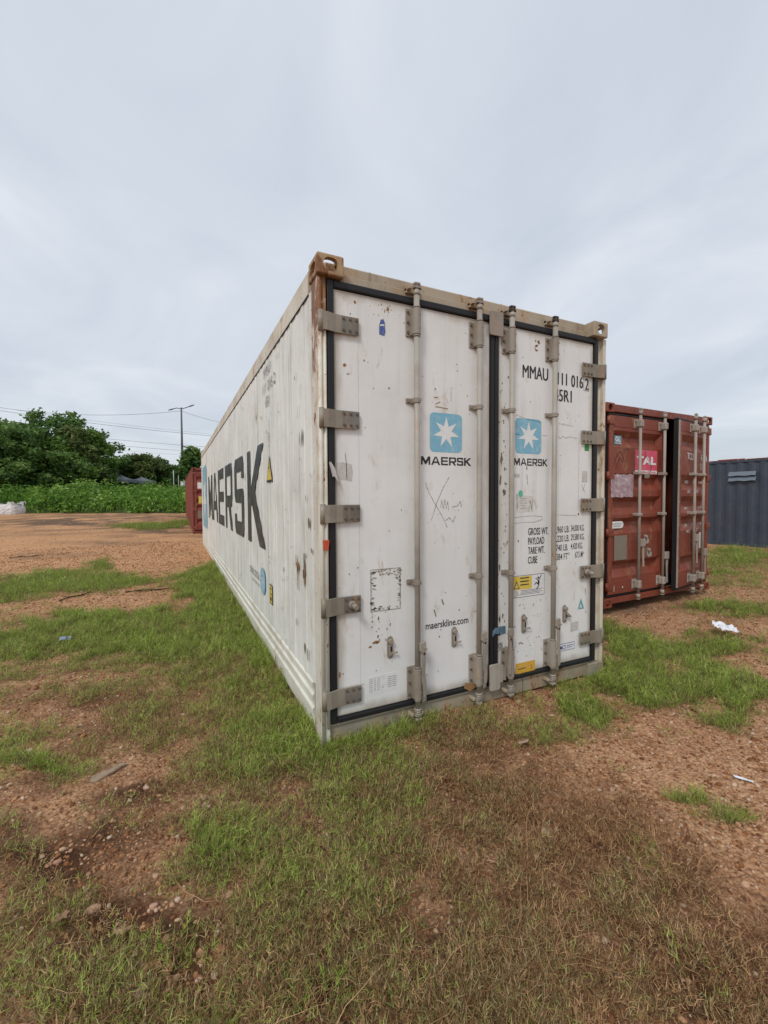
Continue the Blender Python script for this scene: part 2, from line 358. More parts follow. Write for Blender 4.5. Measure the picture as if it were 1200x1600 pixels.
# ------------------------------------------------------------------ ground patches (where the grass, dry grass and soil lie)
# (pixel centre, half width, half height, strength) turned into spots of ground
def patches(L):
    out = []
    for (px, py, rx, ry, s) in L:
        c = G(px, py); a = G(px+rx, py)-c; b = (G(px, py-ry)-G(px, py+ry))/2
        m = np.linalg.inv(np.array([[a[0], b[0]], [a[1], b[1]]])); out.append((c[:2], m, s))
    return out
GREEN = patches([(110,908,150,15,1),(20,925,70,18,1),(160,883,22,8,.9),(90,895,60,8,.8),(315,912,55,30,1),(330,895,30,16,1),(150,962,70,16,.9),(20,1005,80,28,1),(110,985,110,24,1.05),(215,965,100,20,1),
  (250,1005,120,30,1),(340,965,70,55,1),(410,1020,60,50,.9),(180,1040,150,35,.55),(330,1060,130,50,.6),(450,1090,60,55,.8),(440,1150,70,55,1.1),(400,1190,80,40,.9),(60,1190,75,16,.85),(20,1150,60,14,.7),(40,1075,80,20,.5),
  (340,1320,60,60,.95),(410,1290,60,50,.6),(440,1330,90,60,.45),(560,1200,90,50,.6),(600,1260,90,60,.45),(600,1380,60,60,.5),(700,1500,90,70,.25),(500,1430,120,70,.3),(130,1560,160,60,.22),(60,1480,110,50,.24),(250,1500,60,40,.15),(545,1165,70,18,.95),(500,1180,60,30,1),(480,1560,120,50,.5),
  (980,995,45,14,1),(1030,1012,95,20,1),(950,975,28,10,.8),(1100,1010,95,20,.8),(980,1060,80,38,1.05),(900,1105,45,25,1),(1060,1065,80,30,.9),(1130,1055,90,38,1),(1190,1085,60,32,.9),(1140,1110,45,20,1),(925,1112,45,14,.8),(1000,1090,60,22,.8),
  (868,1150,36,13,.7),(1140,948,70,9,1),(1180,955,50,8,1),(1195,1000,20,6,.9),(1150,870,60,16,.8),(1180,905,60,6,.6),(1130,893,30,5,.9),(1110,912,40,4,.5),(235,822,58,5,1),(290,817,30,4,1),(150,797,160,2.5,.5),
  (1060,1243,16,9,.9),(1107,1266,18,9,.9),(945,1430,36,18,.6),(1130,1560,100,60,.15),(840,1560,120,60,.2),(985,1205,12,8,.7),(1000,1330,60,40,.25)])
OLIVE = patches([(250,1080,270,90,.48),(420,1180,160,90,.55),(620,1250,180,110,.95),(560,1420,230,140,.85),(680,1540,260,90,.8),(120,1540,190,110,.75),(330,1260,110,60,.5),(700,1135,120,16,.7),(220,1140,200,40,.55),(900,1540,220,90,.4),(1120,1520,120,110,.35),
  (960,1440,180,70,.35),(150,1010,230,50,.6),(990,1050,150,60,.5),(870,1140,90,30,.5),(700,1150,110,25,.6),(1160,960,90,18,.4),(1160,880,90,30,.5),(90,1440,120,40,.5),(400,1360,140,80,.8),(30,1330,60,90,.35)])
DRY = patches([(760,1220,170,85,1.1),(840,1330,210,100,1.1),(700,1400,150,110,.6),(1000,1360,120,70,.9),(1080,1460,150,90,.9),(900,1480,260,130,1.05),(1150,1560,120,80,1),(820,1180,90,40,.8),(400,1050,110,40,.35),(520,1500,260,110,.7),(140,1530,180,90,.6),
  (330,1230,120,60,.5),(120,1400,150,60,.4),(200,1120,160,50,.4),(300,1500,160,110,.35),(640,1140,120,16,.35)])
BARE = patches([(190,1215,90,26,.9),(70,1250,110,28,.9),(150,1320,120,45,.85),(220,1450,80,50,1),(40,1390,60,45,.6),(330,1540,55,60,.95),(120,1350,80,30,.8),(290,1250,60,28,.6),(1060,1180,170,55,1),(1160,1260,80,80,1),(1180,1350,60,70,.8),(960,1165,110,22,.7),(1000,960,90,16,1),
  (1110,930,90,8,.6),(1180,980,50,12,.9),(140,930,110,9,.9),(230,915,60,8,.6),(1180,1035,36,12,1),(270,980,28,8,.5),(90,1120,90,16,.6),(230,1065,50,10,.3),(1000,1010,24,10,.5),(1060,1150,90,16,.5)])
SOIL = patches([(200,1230,110,35,.8),(100,1290,120,45,.9),(250,1460,120,80,1),(340,1560,80,70,1),(60,1330,110,70,.9),(620,1330,300,170,.75),(700,1500,420,150,.9),(1050,1500,220,140,.7),(200,1120,220,60,.6),(760,1200,150,60,.25),(60,1230,90,30,.8),(420,1080,120,60,.5),
  (150,1440,160,80,.9),(1000,1420,140,60,.6),(440,1200,110,60,.7)])
WET = patches([(120,812,220,4,.9),(160,806,170,3,.7),(40,818,120,4,.9),(250,830,60,5,.9),(300,833,30,5,.8),(60,833,90,4,.5),(180,812,120,3,.8),(230,838,60,3,.7),(150,822,50,3,.8),(108,864,40,6,.5),(45,868,22,4,.8),(165,848,70,3,.6),(200,803,140,2,.6),(985,948,60,8,.6),(1085,943,40,8,.4),(990,1000,26,14,.7)])
def blob(x, y, rx, ry, s): return (np.array([x, y]), np.array([[1/rx, 0], [0, 1/ry]]), s)
OLIVE += [blob(-3.7, .9, 1.3, 1.5, .8), blob(-.9, -3.3, 1.6, 1.1, .8), blob(2.6, -3.0, 1.1, .9, .7), blob(-4.8, 4.4, 1.5, 2.2, .7)]
GREEN += [blob(-4.2, 1.8, 1.2, .7, .8), blob(-5.0, 5.2, 1.6, .8, .9), blob(5.6, -1.2, 1.0, .7, .9), blob(-1.6, -3.4, .6, .5, .7)]
DRY += [blob(.6, -3.2, 1.6, .9, .9), blob(3.4, -2.6, 1.0, .7, .8)]
def field(P, x, y, soft=.5):
    v = np.zeros_like(x)
    for c, m, s in P:
        dx, dy = x-c[0], y-c[1]; u = m[0, 0]*dx+m[0, 1]*dy; w = m[1, 0]*dx+m[1, 1]*dy; r = np.sqrt(u*u+w*w)
        v = np.maximum(v, s*np.clip((1+soft-r)/(2*soft), 0, 1))
    return v
def foot_y(x): return 30.5+np.where(x < 0, -x*.42, 0)+1.2*(fbm(x*.12, x*0+3., 61)-.5)
def veg(x, y):
    w1 = x+.22*(fbm(x*2.3, y*2.3, 1)-.5)*2; w2 = y+.22*(fbm(x*2.3, y*2.3, 5)-.5)*2
    g, o, d, b = (field(P, w1, w2) for P in (GREEN, OLIVE, DRY, BARE))
    n = fbm(x*5, y*5, 9, 3); n2 = fbm(x*9, y*9, 3, 3); n3 = fbm(x*3.3, y*3.3, 91, 3)
    g = g*np.clip((n+.45*g-.38)*5, 0, 1.1); g = g*np.clip((n3-.40+.3*np.clip(g-.6, 0, .4)/.4)*5, .05, 1.1); o = o*np.clip((n2-.38)*4.6, .03, 1); d = d*np.clip((n2-.28)*4, .10, 1)
    k = 1-np.clip(b*1.1*(n*1.5+.15), 0, 1)
    return np.clip(g, 0, 1.1), o*k, d*k, b
FOOT = [(0, 2.438, 0, 12.19), (4.0746, 6.55, 1.2, 13.6), (14.1, 16.6, -2, 11), (-.12, 2.4, 15.7, 28)]
def clear(x, y, m=0.0):
    ok = np.ones(len(x), bool)
    for a, b, c, d in FOOT: ok &= ~((x > a+m) & (x < b-m) & (y > c+m) & (y < d-m))
    return ok

def axis(c, lo, hi):
    out = [c]
    for sgn, lim in ((1, hi), (-1, lo)):
        p = c; 
        while (p-lim)*sgn < 0: p += sgn*max(.045, .03*abs(p-c)); out.append(p)
    return np.array(sorted(out))
gx = axis(-.2, -160, 200); gy = axis(-1.4, -60, 330)
X, Y = np.meshgrid(gx, gy); n0, n1 = X.shape; X = X.ravel(); Y = Y.ravel()
def gz(x, y):
    dx_ = np.maximum(np.maximum(-x, x-2.438), 0); dy_ = np.maximum(np.maximum(-y, y-12.19), 0); ds = np.hypot(dx_, dy_)
    near = np.maximum(0, 1-ds/.35)**2*(.018+.05*np.clip(fbm(x*2.2, y*2.2, 88)-.3, 0, 1))*np.where(x > 1.9, .3, 1)
    return ground_z(x, y)+.05*(fbm(x*.35, y*.35, 2)-.5)+.04*(fbm(x*1.6, y*1.6, 4)-.5)+.026*(fbm(x*6, y*6, 6, 3)-.5)-.012+near
Z = gz(X, Y)
gg, oo, dd, bb = veg(X, Y)
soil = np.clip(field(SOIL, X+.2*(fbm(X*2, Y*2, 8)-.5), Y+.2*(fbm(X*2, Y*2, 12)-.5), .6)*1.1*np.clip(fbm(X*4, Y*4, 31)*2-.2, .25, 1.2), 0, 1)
soil = np.maximum.reduce([soil, .8*np.clip(gg, 0, 1), .85*np.clip(oo, 0, 1), .8*np.clip(dd, 0, 1)])*(1-.75*np.clip(bb, 0, 1)*(np.hypot(X-CAM[0], Y-CAM[1]) > 2.6))  # dark soil tone also painted under all grass as deep shade between blades
tr_ = fbm(X*.22+Y*.05, Y*.8, 44)    # damp vehicle tracks far out in the yard
brk = np.clip((fbm(X*1.1, Y*2.2, 47)-.36)*5, 0, 1)
wet = np.clip((field(WET, X, Y, .8)*1.1 + np.clip((tr_-.60)*5, 0, .6)*(Y > 18)*(X < 2))*brk, 0, 1)
far_green = np.clip(gg*.5+np.clip((np.hypot(X-CAM[0], Y-CAM[1])-9)/10, 0, 1)*gg*.5, 0, .9)
far_green = np.maximum(far_green, np.clip((Y-(34+np.maximum(0, -X)*.25))/2, 0, 1)*.9)
idx = np.arange(n0*n1).reshape(n0, n1)
F = np.stack([idx[:-1, :-1], idx[:-1, 1:], idx[1:, 1:], idx[1:, :-1]], -1).reshape(-1, 4)
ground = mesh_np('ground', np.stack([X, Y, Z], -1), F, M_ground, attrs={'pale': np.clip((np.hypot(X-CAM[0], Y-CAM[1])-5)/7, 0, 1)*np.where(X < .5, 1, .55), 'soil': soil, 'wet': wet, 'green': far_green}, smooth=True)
ground['kind'] = 'structure'
# ------------------------------------------------------------------ scattering
def scatter(name, pts, rot, scl, var, dry, sources, label, cat=None):
    c = bpy.data.collections.new(name+' shapes')
    for i, o in enumerate(sources): o.name = '%s_shape_%02d' % (name, i); c.objects.link(o)
    me = bpy.data.meshes.new(name); me.vertices.add(len(pts)); me.vertices.foreach_set('co', pts.astype(np.float32).ravel())
    for nme, ty, v in (('rot', 'FLOAT_VECTOR', rot), ('scl', 'FLOAT_VECTOR', scl), ('var', 'INT', var), ('dry', 'FLOAT', dry)):
        a = me.attributes.new(nme, ty, 'POINT'); a.data.foreach_set('vector' if ty == 'FLOAT_VECTOR' else 'value', np.asarray(v, np.int32 if ty == 'INT' else np.float32).ravel())
    o = bpy.data.objects.new(name, me); COL.objects.link(o); o['kind'] = 'stuff'; o['label'] = label
    if cat: o['category'] = cat
    ng = bpy.data.node_groups.new(name, 'GeometryNodeTree')
    ng.interface.new_socket('Geometry', in_out='INPUT', socket_type='NodeSocketGeometry'); ng.interface.new_socket('Geometry', in_out='OUTPUT', socket_type='NodeSocketGeometry')
    N = ng.nodes.new; gi, go = N('NodeGroupInput'), N('NodeGroupOutput'); mp_ = N('GeometryNodeMeshToPoints'); ip = N('GeometryNodeInstanceOnPoints'); ci = N('GeometryNodeCollectionInfo')
    ci.inputs['Collection'].default_value = c; ci.inputs['Separate Children'].default_value = True; ci.inputs['Reset Children'].default_value = True
    ip.inputs['Pick Instance'].default_value = True
    def na(n, ty):
        a = N('GeometryNodeInputNamedAttribute'); a.data_type = ty; a.inputs['Name'].default_value = n; return a.outputs['Attribute']
    L = ng.links.new; L(gi.outputs[0], mp_.inputs['Mesh']); L(mp_.outputs[0], ip.inputs['Points']); L(ci.outputs[0], ip.inputs['Instance'])
    L(na('var', 'INT'), ip.inputs['Instance Index']); L(na('scl', 'FLOAT_VECTOR'), ip.inputs['Scale'])
    er = N('FunctionNodeEulerToRotation'); L(na('rot', 'FLOAT_VECTOR'), er.inputs[0]); L(er.outputs[0], ip.inputs['Rotation'])
    L(ip.outputs[0], go.inputs[0])
    md = o.modifiers.new('scatter', 'NODES'); md.node_group = ng
    return o
def tuft(nb, rad, L, lean, wid, curl, seed, mat, segs=3, droop=.5):
    r = np.random.default_rng(seed); V = []; Fq = []; T = []
    for b in range(nb):
        a0 = r.uniform(0, 2*PI); rr = rad*math.sqrt(r.random()); p = np.array([rr*math.cos(a0), rr*math.sin(a0), -.004])
        az = r.uniform(0, 2*PI) if r.random() < .6 else a0+r.normal(0, .5); le = r.uniform(*L); th = math.radians(r.uniform(*lean)); w = r.uniform(*wid)/2; tone = r.random()
        base = len(V); n = segs+1
        for k in range(n):
            f = k/segs; side = np.array([-math.sin(az), math.cos(az), 0]); ww = w*(1-f**1.7*.92)
            V += [p-side*ww, p+side*ww]; T += [tone, tone]
            p = p+le/segs*np.array([math.cos(az)*math.sin(th), math.sin(az)*math.sin(th), math.cos(th)]); p[2] = max(p[2], .002)
            th += droop*r.uniform(.2, 1.2)/segs*1.4; az += r.normal(0, curl)/segs*1.5
        for k in range(segs): q = base+2*k; Fq.append((q, q+1, q+3, q+2))
    return mesh_np('t', np.array(V), np.array(Fq), mat, parent=False, attrs={'tone': T})
def creeper(ns, rad, L, seed, mat, leafL=(.012, .030), lean=(30, 80)):
    r = np.random.default_rng(seed); V = []; Fq = []; T = []
    def ribbon(p, az, th, le, w, segs, tone, curl=0., bend=0.):
        pts = [p.copy()]; base = len(V)
        for k in range(segs+1):
            f = k/segs; side = np.array([-math.sin(az), math.cos(az), 0]); ww = w*(1-f**1.5*.9); V.append(p-side*ww); V.append(p+side*ww); T.append(tone); T.append(tone)
            p = p+le/segs*np.array([math.cos(az)*math.sin(th), math.sin(az)*math.sin(th), math.cos(th)]); p[2] = max(p[2], .002); pts.append(p.copy()); th += bend/segs; az += r.normal(0, curl)/segs
        for k in range(segs): q = base+2*k; Fq.append((q, q+1, q+3, q+2))
        return pts
    for s in range(ns):
        a0 = r.uniform(0, 2*PI); rr = rad*math.sqrt(r.random()); p = np.array([rr*math.cos(a0), rr*math.sin(a0), 0.]); az = r.uniform(0, 2*PI); th = math.radians(r.uniform(*lean)); tone = r.random()
        pts = ribbon(p, az, th, r.uniform(*L), .0007, 4, max(0, tone-.25), 1.2, r.uniform(-.3, .9))
        for i, q in enumerate(pts[1:5]):
            for sgn in (-1, 1):
                if r.random() < .18: continue
                ribbon(q, az+sgn*r.uniform(.4, 1.3), math.radians(r.uniform(15, 75)), r.uniform(*leafL), r.uniform(.0009, .0016), 2, np.clip(tone+r.normal(0, .15), 0, 1), .4, r.uniform(0, .9))
    return mesh_np('t', np.array(V), np.array(Fq), mat, parent=False, attrs={'tone': T})
def fan_points(n, r0, r1, power, half=math.radians(78)):
    """random ground spots around the viewer, thinning out with distance"""
    u = rng.random(n); e_ = 2-power
    r = (r0**e_+(r1**e_-r0**e_)*u)**(1/e_) if abs(e_) > 1e-6 else r0*(r1/r0)**u
    a = YAW+PI/2+rng.uniform(-half, half, n); return CAM[0]+r*np.cos(a), CAM[1]+r*np.sin(a), r
def place(x, y, r, smin, smax, grow=.055, tilt=.15):
    n = len(x); s = rng.uniform(smin, smax, n)*(1+grow*np.maximum(r-2.5, 0))
    return np.stack([x, y, gz(x, y)], -1), np.stack([rng.normal(0, tilt, n), rng.normal(0, tilt, n), rng.uniform(0, 2*PI, n)], -1), s
# upright green grass
def pale_copy(q):
    me = q.data.copy(); me.materials.clear(); me.materials.append(M_pebble2); return bpy.data.objects.new('pebble', me)
def scatter_grass():
    src = [tuft(26, .042, (.035, .085), (5, 50), (.0020, .0034), .6, 100+i, M_grass) if i < 5 else creeper(10, .045, (.04, .09), 100+i, M_grass, (.02, .04), (10, 50)) for i in range(7)]
    x, y, r = fan_points(150000, .35, 42, 1.25); g, o, d, b = veg(x, y); keep = (rng.random(len(x)) < np.clip(g, 0, 1)) & clear(x, y, .02)
    x, y, r, g = x[keep], y[keep], r[keep], g[keep]; p, ro, s = place(x, y, r, .55, 1.15)
    m = 520; fx_ = np.concatenate([rng.uniform(0, 1.0, 220)**1.3*.75, rng.uniform(-.10, -.008, 260), rng.uniform(1.9, 2.5, 40)]); fy_ = np.concatenate([rng.uniform(-.11, -.012, 220), rng.uniform(0, 1, 260)**1.6*8, rng.uniform(-.10, -.012, 40)])
    fr_ = np.hypot(fx_-CAM[0], fy_-CAM[1]); p2, ro2, s2 = place(fx_, fy_, fr_, .6, 1.15); x = np.concatenate([x, fx_]); y = np.concatenate([y, fy_]); g = np.concatenate([g, np.full(m, .7)]); p = np.concatenate([p, p2]); ro = np.concatenate([ro, ro2]); s = np.concatenate([s, s2])
    s *= .65+.45*np.clip(g, 0, 1); dry = np.clip(.50-.42*g+.25*(fbm(x*1.5, y*1.5, 21)-.5)+rng.normal(0, .07, len(x)), 0, .8)+.06
    scatter('grass', p, ro, np.stack([s, s, s*rng.uniform(.8, 1.15, len(s))], -1), rng.integers(0, 7, len(s)), dry, src, 'short upright green grass growing in patches over the red ground')
    # creeping olive grass
    src = [creeper(11, .06, (.035, .085), 200+i, M_grass) for i in range(8)]
    x, y, r = fan_points(150000, .35, 30, 1.25); g, o, d, b = veg(x, y); keep = (rng.random(len(x)) < np.clip(o*.85+g*.25, 0, 1)) & clear(x, y, .02)
    x, y, r, o, d = x[keep], y[keep], r[keep], o[keep], d[keep]; p, ro, s = place(x, y, r, .6, 1.2)
    nearp = np.clip((3.6-r)/1.6, 0, 1); dry = np.clip(.40+.17*nearp+.34*d+.5*(fbm(x*1.3, y*1.3, 25)-.5)+rng.normal(0, .12, len(x)), .05, .95)
    scatter('creeping_grass', p, ro, np.stack([s, s, s], -1), rng.integers(0, 8, len(s)), dry, src, 'thin creeping olive grass matted over the red ground')
    # dry stolons
    src = [tuft(20, .065, (.022, .075), (45, 95), (.0016, .0030), 2.6, 300+i, M_straw, 4, .2) if i % 3 else creeper(8, .06, (.04, .09), 300+i, M_straw, lean=(50, 90)) for i in range(9)]
    x, y, r = fan_points(110000, .35, 14, 1.2); g, o, d, b = veg(x, y); keep = (rng.random(len(x)) < np.clip(d*.66+o*.20, .0, 1)) & clear(x, y, .0)
    x, y, r = x[keep], y[keep], r[keep]; p, ro, s = place(x, y, r, .6, 1.25, .04, .22); p[:, 2] += rng.uniform(0, .018, len(s))
    scatter('dry_grass', p, ro, np.stack([s, s, s], -1), rng.integers(0, 9, len(s)), rng.uniform(.3, .8, len(s)), src, 'curled brown dead grass runners lying in a tangled mat')
    # long single runners
    src = [tuft(3, .05, (.12, .26), (66, 90), (.0016, .0026), 1.8, 400+i, M_straw, 9, .05) for i in range(6)]
    x, y, r = fan_points(7000, .5, 7, 1.1); g, o, d, b = veg(x, y); keep = (rng.random(len(x)) < np.clip(d*.5+o*.45, .0, 1)) & clear(x, y, .0)
    x, y, r = x[keep], y[keep], r[keep]; p, ro, s = place(x, y, r, .7, 1.2, .0, .1); p[:, 2] += .02
    scatter('grass_runners', p, ro, np.stack([s, s, s], -1), rng.integers(0, 6, len(s)), rng.uniform(.2, .8, len(s)), src, 'long pale grass runners trailing over the matted grass')
    # gravel
    src = []
    for i in range(8):
        bm = bmesh.new(); bmesh.ops.create_icosphere(bm, subdivisions=1 if i else 2, radius=1); rr = np.random.default_rng(50+i)
        for v in bm.verts: v.co *= 1+rr.normal(0, .13)
        sc = (rr.uniform(.75, 1.2), rr.uniform(.6, 1.), rr.uniform(.4, .7))
        for v in bm.verts: v.co = Vector((v.co.x*sc[0], v.co.y*sc[1], v.co.z*sc[2]))
        for f in bm.faces: f.smooth = True
        me = bpy.data.meshes.new('pebble'); bm.to_mesh(me); bm.free(); me.materials.append(M_pebble); src.append(bpy.data.objects.new('pebble', me))
    x, y, r = fan_points(330000, .4, 16, 1.15); g, o, d, b = veg(x, y); cover = np.clip(g+o*.8+d*.6, 0, 1)
    so = field(SOIL, x, y, .6)
    keep = (rng.random(len(x)) < np.clip((1-cover*.85)*(1-.80*so*(1-.45*b))*(.35+.9*fbm(x*3, y*3, 77)), .03, 1)) & clear(x, y, -.01)
    x, y, r = x[keep], y[keep], r[keep]; n = len(x)
    s = np.exp(rng.normal(math.log(.0066), .38, n))*(1+.05*np.maximum(r-2, 0)); s = np.clip(s, .002, .022)
    p = np.stack([x, y, gz(x, y)+s*.12], -1)
    scatter('gravel', p, np.stack([rng.normal(0, .3, n), rng.normal(0, .3, n), rng.uniform(0, 2*PI, n)], -1), np.stack([s, s, s], -1), rng.integers(0, 8, n), np.zeros(n), src, 'loose orange and pink laterite pebbles strewn over the yard')
    x, y, r = fan_points(60000, 15, 48, 1.3, math.radians(60)); g, o, d, b = veg(x, y); keep = (rng.random(len(x)) < (1-np.clip(g+o, 0, 1))*(.1+fbm(x*1.2, y*1.2, 78))) & clear(x, y, -.02) & (y < foot_y(x)-.3)
    x, y, r = x[keep], y[keep], r[keep]; n = len(x); s = np.clip(np.exp(rng.normal(math.log(.014), .45, n)), .006, .05)
    scatter('far_gravel', np.stack([x, y, gz(x, y)+s*.1], -1), np.stack([rng.normal(0, .3, n), rng.normal(0, .3, n), rng.uniform(0, 2*PI, n)], -1), np.stack([s, s, s*.8], -1), rng.integers(0, 8, n), np.zeros(n), [pale_copy(q) for q in src], 'coarse loose stones out across the open yard')
scatter_grass()

# ------------------------------------------------------------------ flat print helpers
def rrect(x0, x1, z0, z1, r, n=4):
    P = []
    for cx, cz, a in ((x1-r, z1-r, 0), (x0+r, z1-r, 90), (x0+r, z0+r, 180), (x1-r, z0+r, 270)):
        for i in range(n+1): t = math.radians(a+90*i/n); P.append((cx+r*math.cos(t), cz+r*math.sin(t)))
    return P
def ell(cx, cz, a, b, n=20, j=0., r=None):
    return [(cx+a*math.cos(2*PI*i/n)*(1+(r or rnd).uniform(-j, j)), cz+b*math.sin(2*PI*i/n)*(1+(r or rnd).uniform(-j, j))) for i in range(n)]
def star(cx, cz, R, r, ax=1., n=7):
    return [(cx+ax*(R if i % 2 == 0 else r)*math.sin(PI*i/n), cz+(R if i % 2 == 0 else r)*math.cos(PI*i/n)) for i in range(2*n)]
def strip(pts, w):
    """thin ribbon polygons along a polyline, one quad each"""
    out = []
    for (a, b) in zip(pts[:-1], pts[1:]):
        d = Vector((b[0]-a[0], b[1]-a[1])); L = d.length or 1; nx, nz = -d.y/L*w/2, d.x/L*w/2
        out.append([(a[0]+nx, a[1]+nz), (b[0]+nx, b[1]+nz), (b[0]-nx, b[1]-nz), (a[0]-nx, a[1]-nz)])
    return out
def decal(name, polys, fr, mat, parent, d=.0012, label=None):
    """print or thin film lying on a face"""
    bm = bmesh.new()
    for P in polys:
        try: bm.faces.new([bm.verts.new(fr(u, v, d)) for u, v in P])
        except ValueError: pass
    me = bpy.data.meshes.new(name); bm.to_mesh(me); bm.free(); me.materials.append(mat)
    o = bpy.data.objects.new(name, me); COL.objects.link(o); o.parent = parent
    if label: o['label'] = label
    if len(polys) > 1 and not name.startswith(('letter', 'emblem')) or name == 'lettering': o['kind'] = 'stuff'
    return o
def plate(name, poly, fr, mat, parent, t=.0014, label=None):
    o = B().prism(poly, fr, -.0008, t).obj(name, mat, parent)
    if label: o['label'] = label
    return o
def text(body, *q, fat=0., **k):
    if fat: k2 = dict(k); k2['d'] = k.get('d', .0016)+.0004; text_(body, q[0]+fat, *q[1:], **k2)
    return text_(body, *q, **k)
def text_(body, u, v, h, w, fr, mat, parent, name='lettering', d=.0016, bold=0., flip=False, rot=0):
    """body with its capitals h high, squeezed to w wide, baseline start at (u,v)"""
    c = bpy.data.curves.new('t', 'FONT'); c.body = body; c.size = 1; c.offset = bold; c.resolution_u = 3
    ob = bpy.data.objects.new('t', c); me = bpy.data.meshes.new_from_object(ob); bpy.data.objects.remove(ob); bpy.data.curves.remove(c)
    xs = [q.co.x for q in me.vertices]; x0, x1 = min(xs), max(xs); k = w/(x1-x0); kz = h/.729
    for q in me.vertices:
        a, b = (q.co.x-x0)*k, q.co.y*kz
        if rot: a, b = (b, -a) if rot > 0 else (-b, a)
        q.co = fr(u+(-a if flip else a), v+b, d)
    me.materials.append(mat); me.name = name
    o = bpy.data.objects.new(name, me); COL.objects.link(o); o.parent = parent
    if h < .12: o['kind'] = 'stuff'
    return o
# letter outlines, one unit tall
LET = {
 'M': (1.22, [[(0,0),(.22,0),(.22,.56),(.22,1),(0,1)], [(.22,.56),(.53,.06),(.69,.06),(1.0,.56),(1.0,1),(.93,1),(.61,.46),(.29,1),(.22,1)], [(1.0,0),(1.22,0),(1.22,1),(1.0,1),(1.0,.56)]]),
 'A': (1.22, [[(0,0),(.245,0),(.335,.235),(.407,.42),(.61,.93),(.61,1),(.47,1)], [(.61,1),(.61,.93),(.813,.42),(.885,.235),(.975,0),(1.22,0),(.75,1)], [(.335,.235),(.885,.235),(.813,.42),(.407,.42)]]),
 'E': (.98, [[(0,0),(.98,0),(.98,.18),(.22,.18),(.22,.415),(.92,.415),(.92,.595),(.22,.595),(.22,.82),(.96,.82),(.96,1),(0,1)]]),
 'R': (1.0, [[(0,0),(.22,0),(.22,.34),(.22,.52),(.22,.82),(.22,1),(0,1)], [(.22,.82),(.76,.82),(.78,.80),(.78,.56),(.74,.52),(.22,.52),(.22,.34),(.46,.34),(.74,0),(1.0,0),(.72,.34),(.88,.36),(1.0,.47),(1.0,.90),(.90,1),(.22,1)]]),
 'S': (.90, [[(0,.10),(.10,0),(.80,0),(.90,.10),(.90,.50),(.80,.60),(.24,.60),(.22,.62),(.22,.80),(.24,.82),(.66,.82),(.68,.80),(.68,.73),(.90,.73),(.90,.90),(.80,1),(.10,1),(0,.90),(0,.52),(.10,.42),(.66,.42),(.68,.40),(.68,.20),(.66,.18),(.24,.18),(.22,.20),(.22,.27),(0,.27)]]),
 'K': (1.06, [[(0,0),(.24,0),(.24,.40),(.24,.58),(.24,1),(0,1)], [(.24,.40),(.30,.415),(.75,0),(1.06,0),(.50,.545),(1.02,1),(.71,1),(.24,.58)]])}
def word_m(parent, fr, u0, v0, h, offs, wscale, mat, flip, d):
    for ch, off in zip('MAERSK', offs):
        w, polys = LET[ch]; sg = -1 if flip else 1
        decal('letter', [[(u0+sg*(off+x*h*wscale), v0+z*h) for x, z in P] for P in polys], fr, mat, parent, d)

# corner casting, hollow with oval openings, made once by cutting
def make_casting():
    def ob(b): 
        me = bpy.data.meshes.new('c'); bmesh.ops.recalc_face_normals(b.bm, faces=b.bm.faces[:]); b.bm.to_mesh(me); b.bm.free(); o = bpy.data.objects.new('c', me); COL.objects.link(o); return o
    a = ob(B().box(0, .162, 0, .178, 0, .118, .010, 3))
    c = ob(B().box(.024, .140, .024, .156, .02, .094)); 
    f = ob(B().prism(rrect(.038, .124, .020, .098, .034, 6), lambda u, v, d: (u, -.05+d, v), 0, .12))
    s = ob(B().prism(rrect(.040, .140, .028, .090, .030, 6), lambda u, v, d: (-.05+d, u, v), 0, .12))
    t = ob(B().prism(rrect(.030, .130, .035, .142, .030, 6), lambda u, v, d: (u, v, .05+d), 0, .12))
    for o in (c, f, s, t):
        m = a.modifiers.new('b', 'BOOLEAN'); m.operation = 'DIFFERENCE'; m.solver = 'EXACT'; m.object = o
    bpy.context.view_layer.update(); dg = bpy.context.evaluated_depsgraph_get(); me = bpy.data.meshes.new_from_object(a.evaluated_get(dg))
    for o in (a, c, f, s, t): bpy.data.objects.remove(o)
    me.name = 'corner_casting'; return me
CAST = make_casting()
def castings(parent, W, L, H, mat, skip=False, mats=None, near=0.):
    k = 0
    for (x, sx) in ((0, 1), (W, -1)):
        for (y, sy) in ((near, 1), (L, -1)):
            for (z, sz) in ((H, 1), (0, -1)):
                if skip and y < 1: continue
                me = CAST.copy(); v = np.empty(len(me.vertices)*3, np.float32); me.vertices.foreach_get('co', v); v = v.reshape(-1, 3)
                v[:, 2] = v[:, 2]-.118
                v *= (sx, sy, sz); v += (x, y, z); me.vertices.foreach_set('co', v.ravel())
                if sx*sy*sz < 0: me.flip_normals()
                me.materials.clear(); me.materials.append(mats[k] if mats else mat); k += 1
                o = bpy.data.objects.new('corner_casting', me); COL.objects.link(o); o.parent = parent

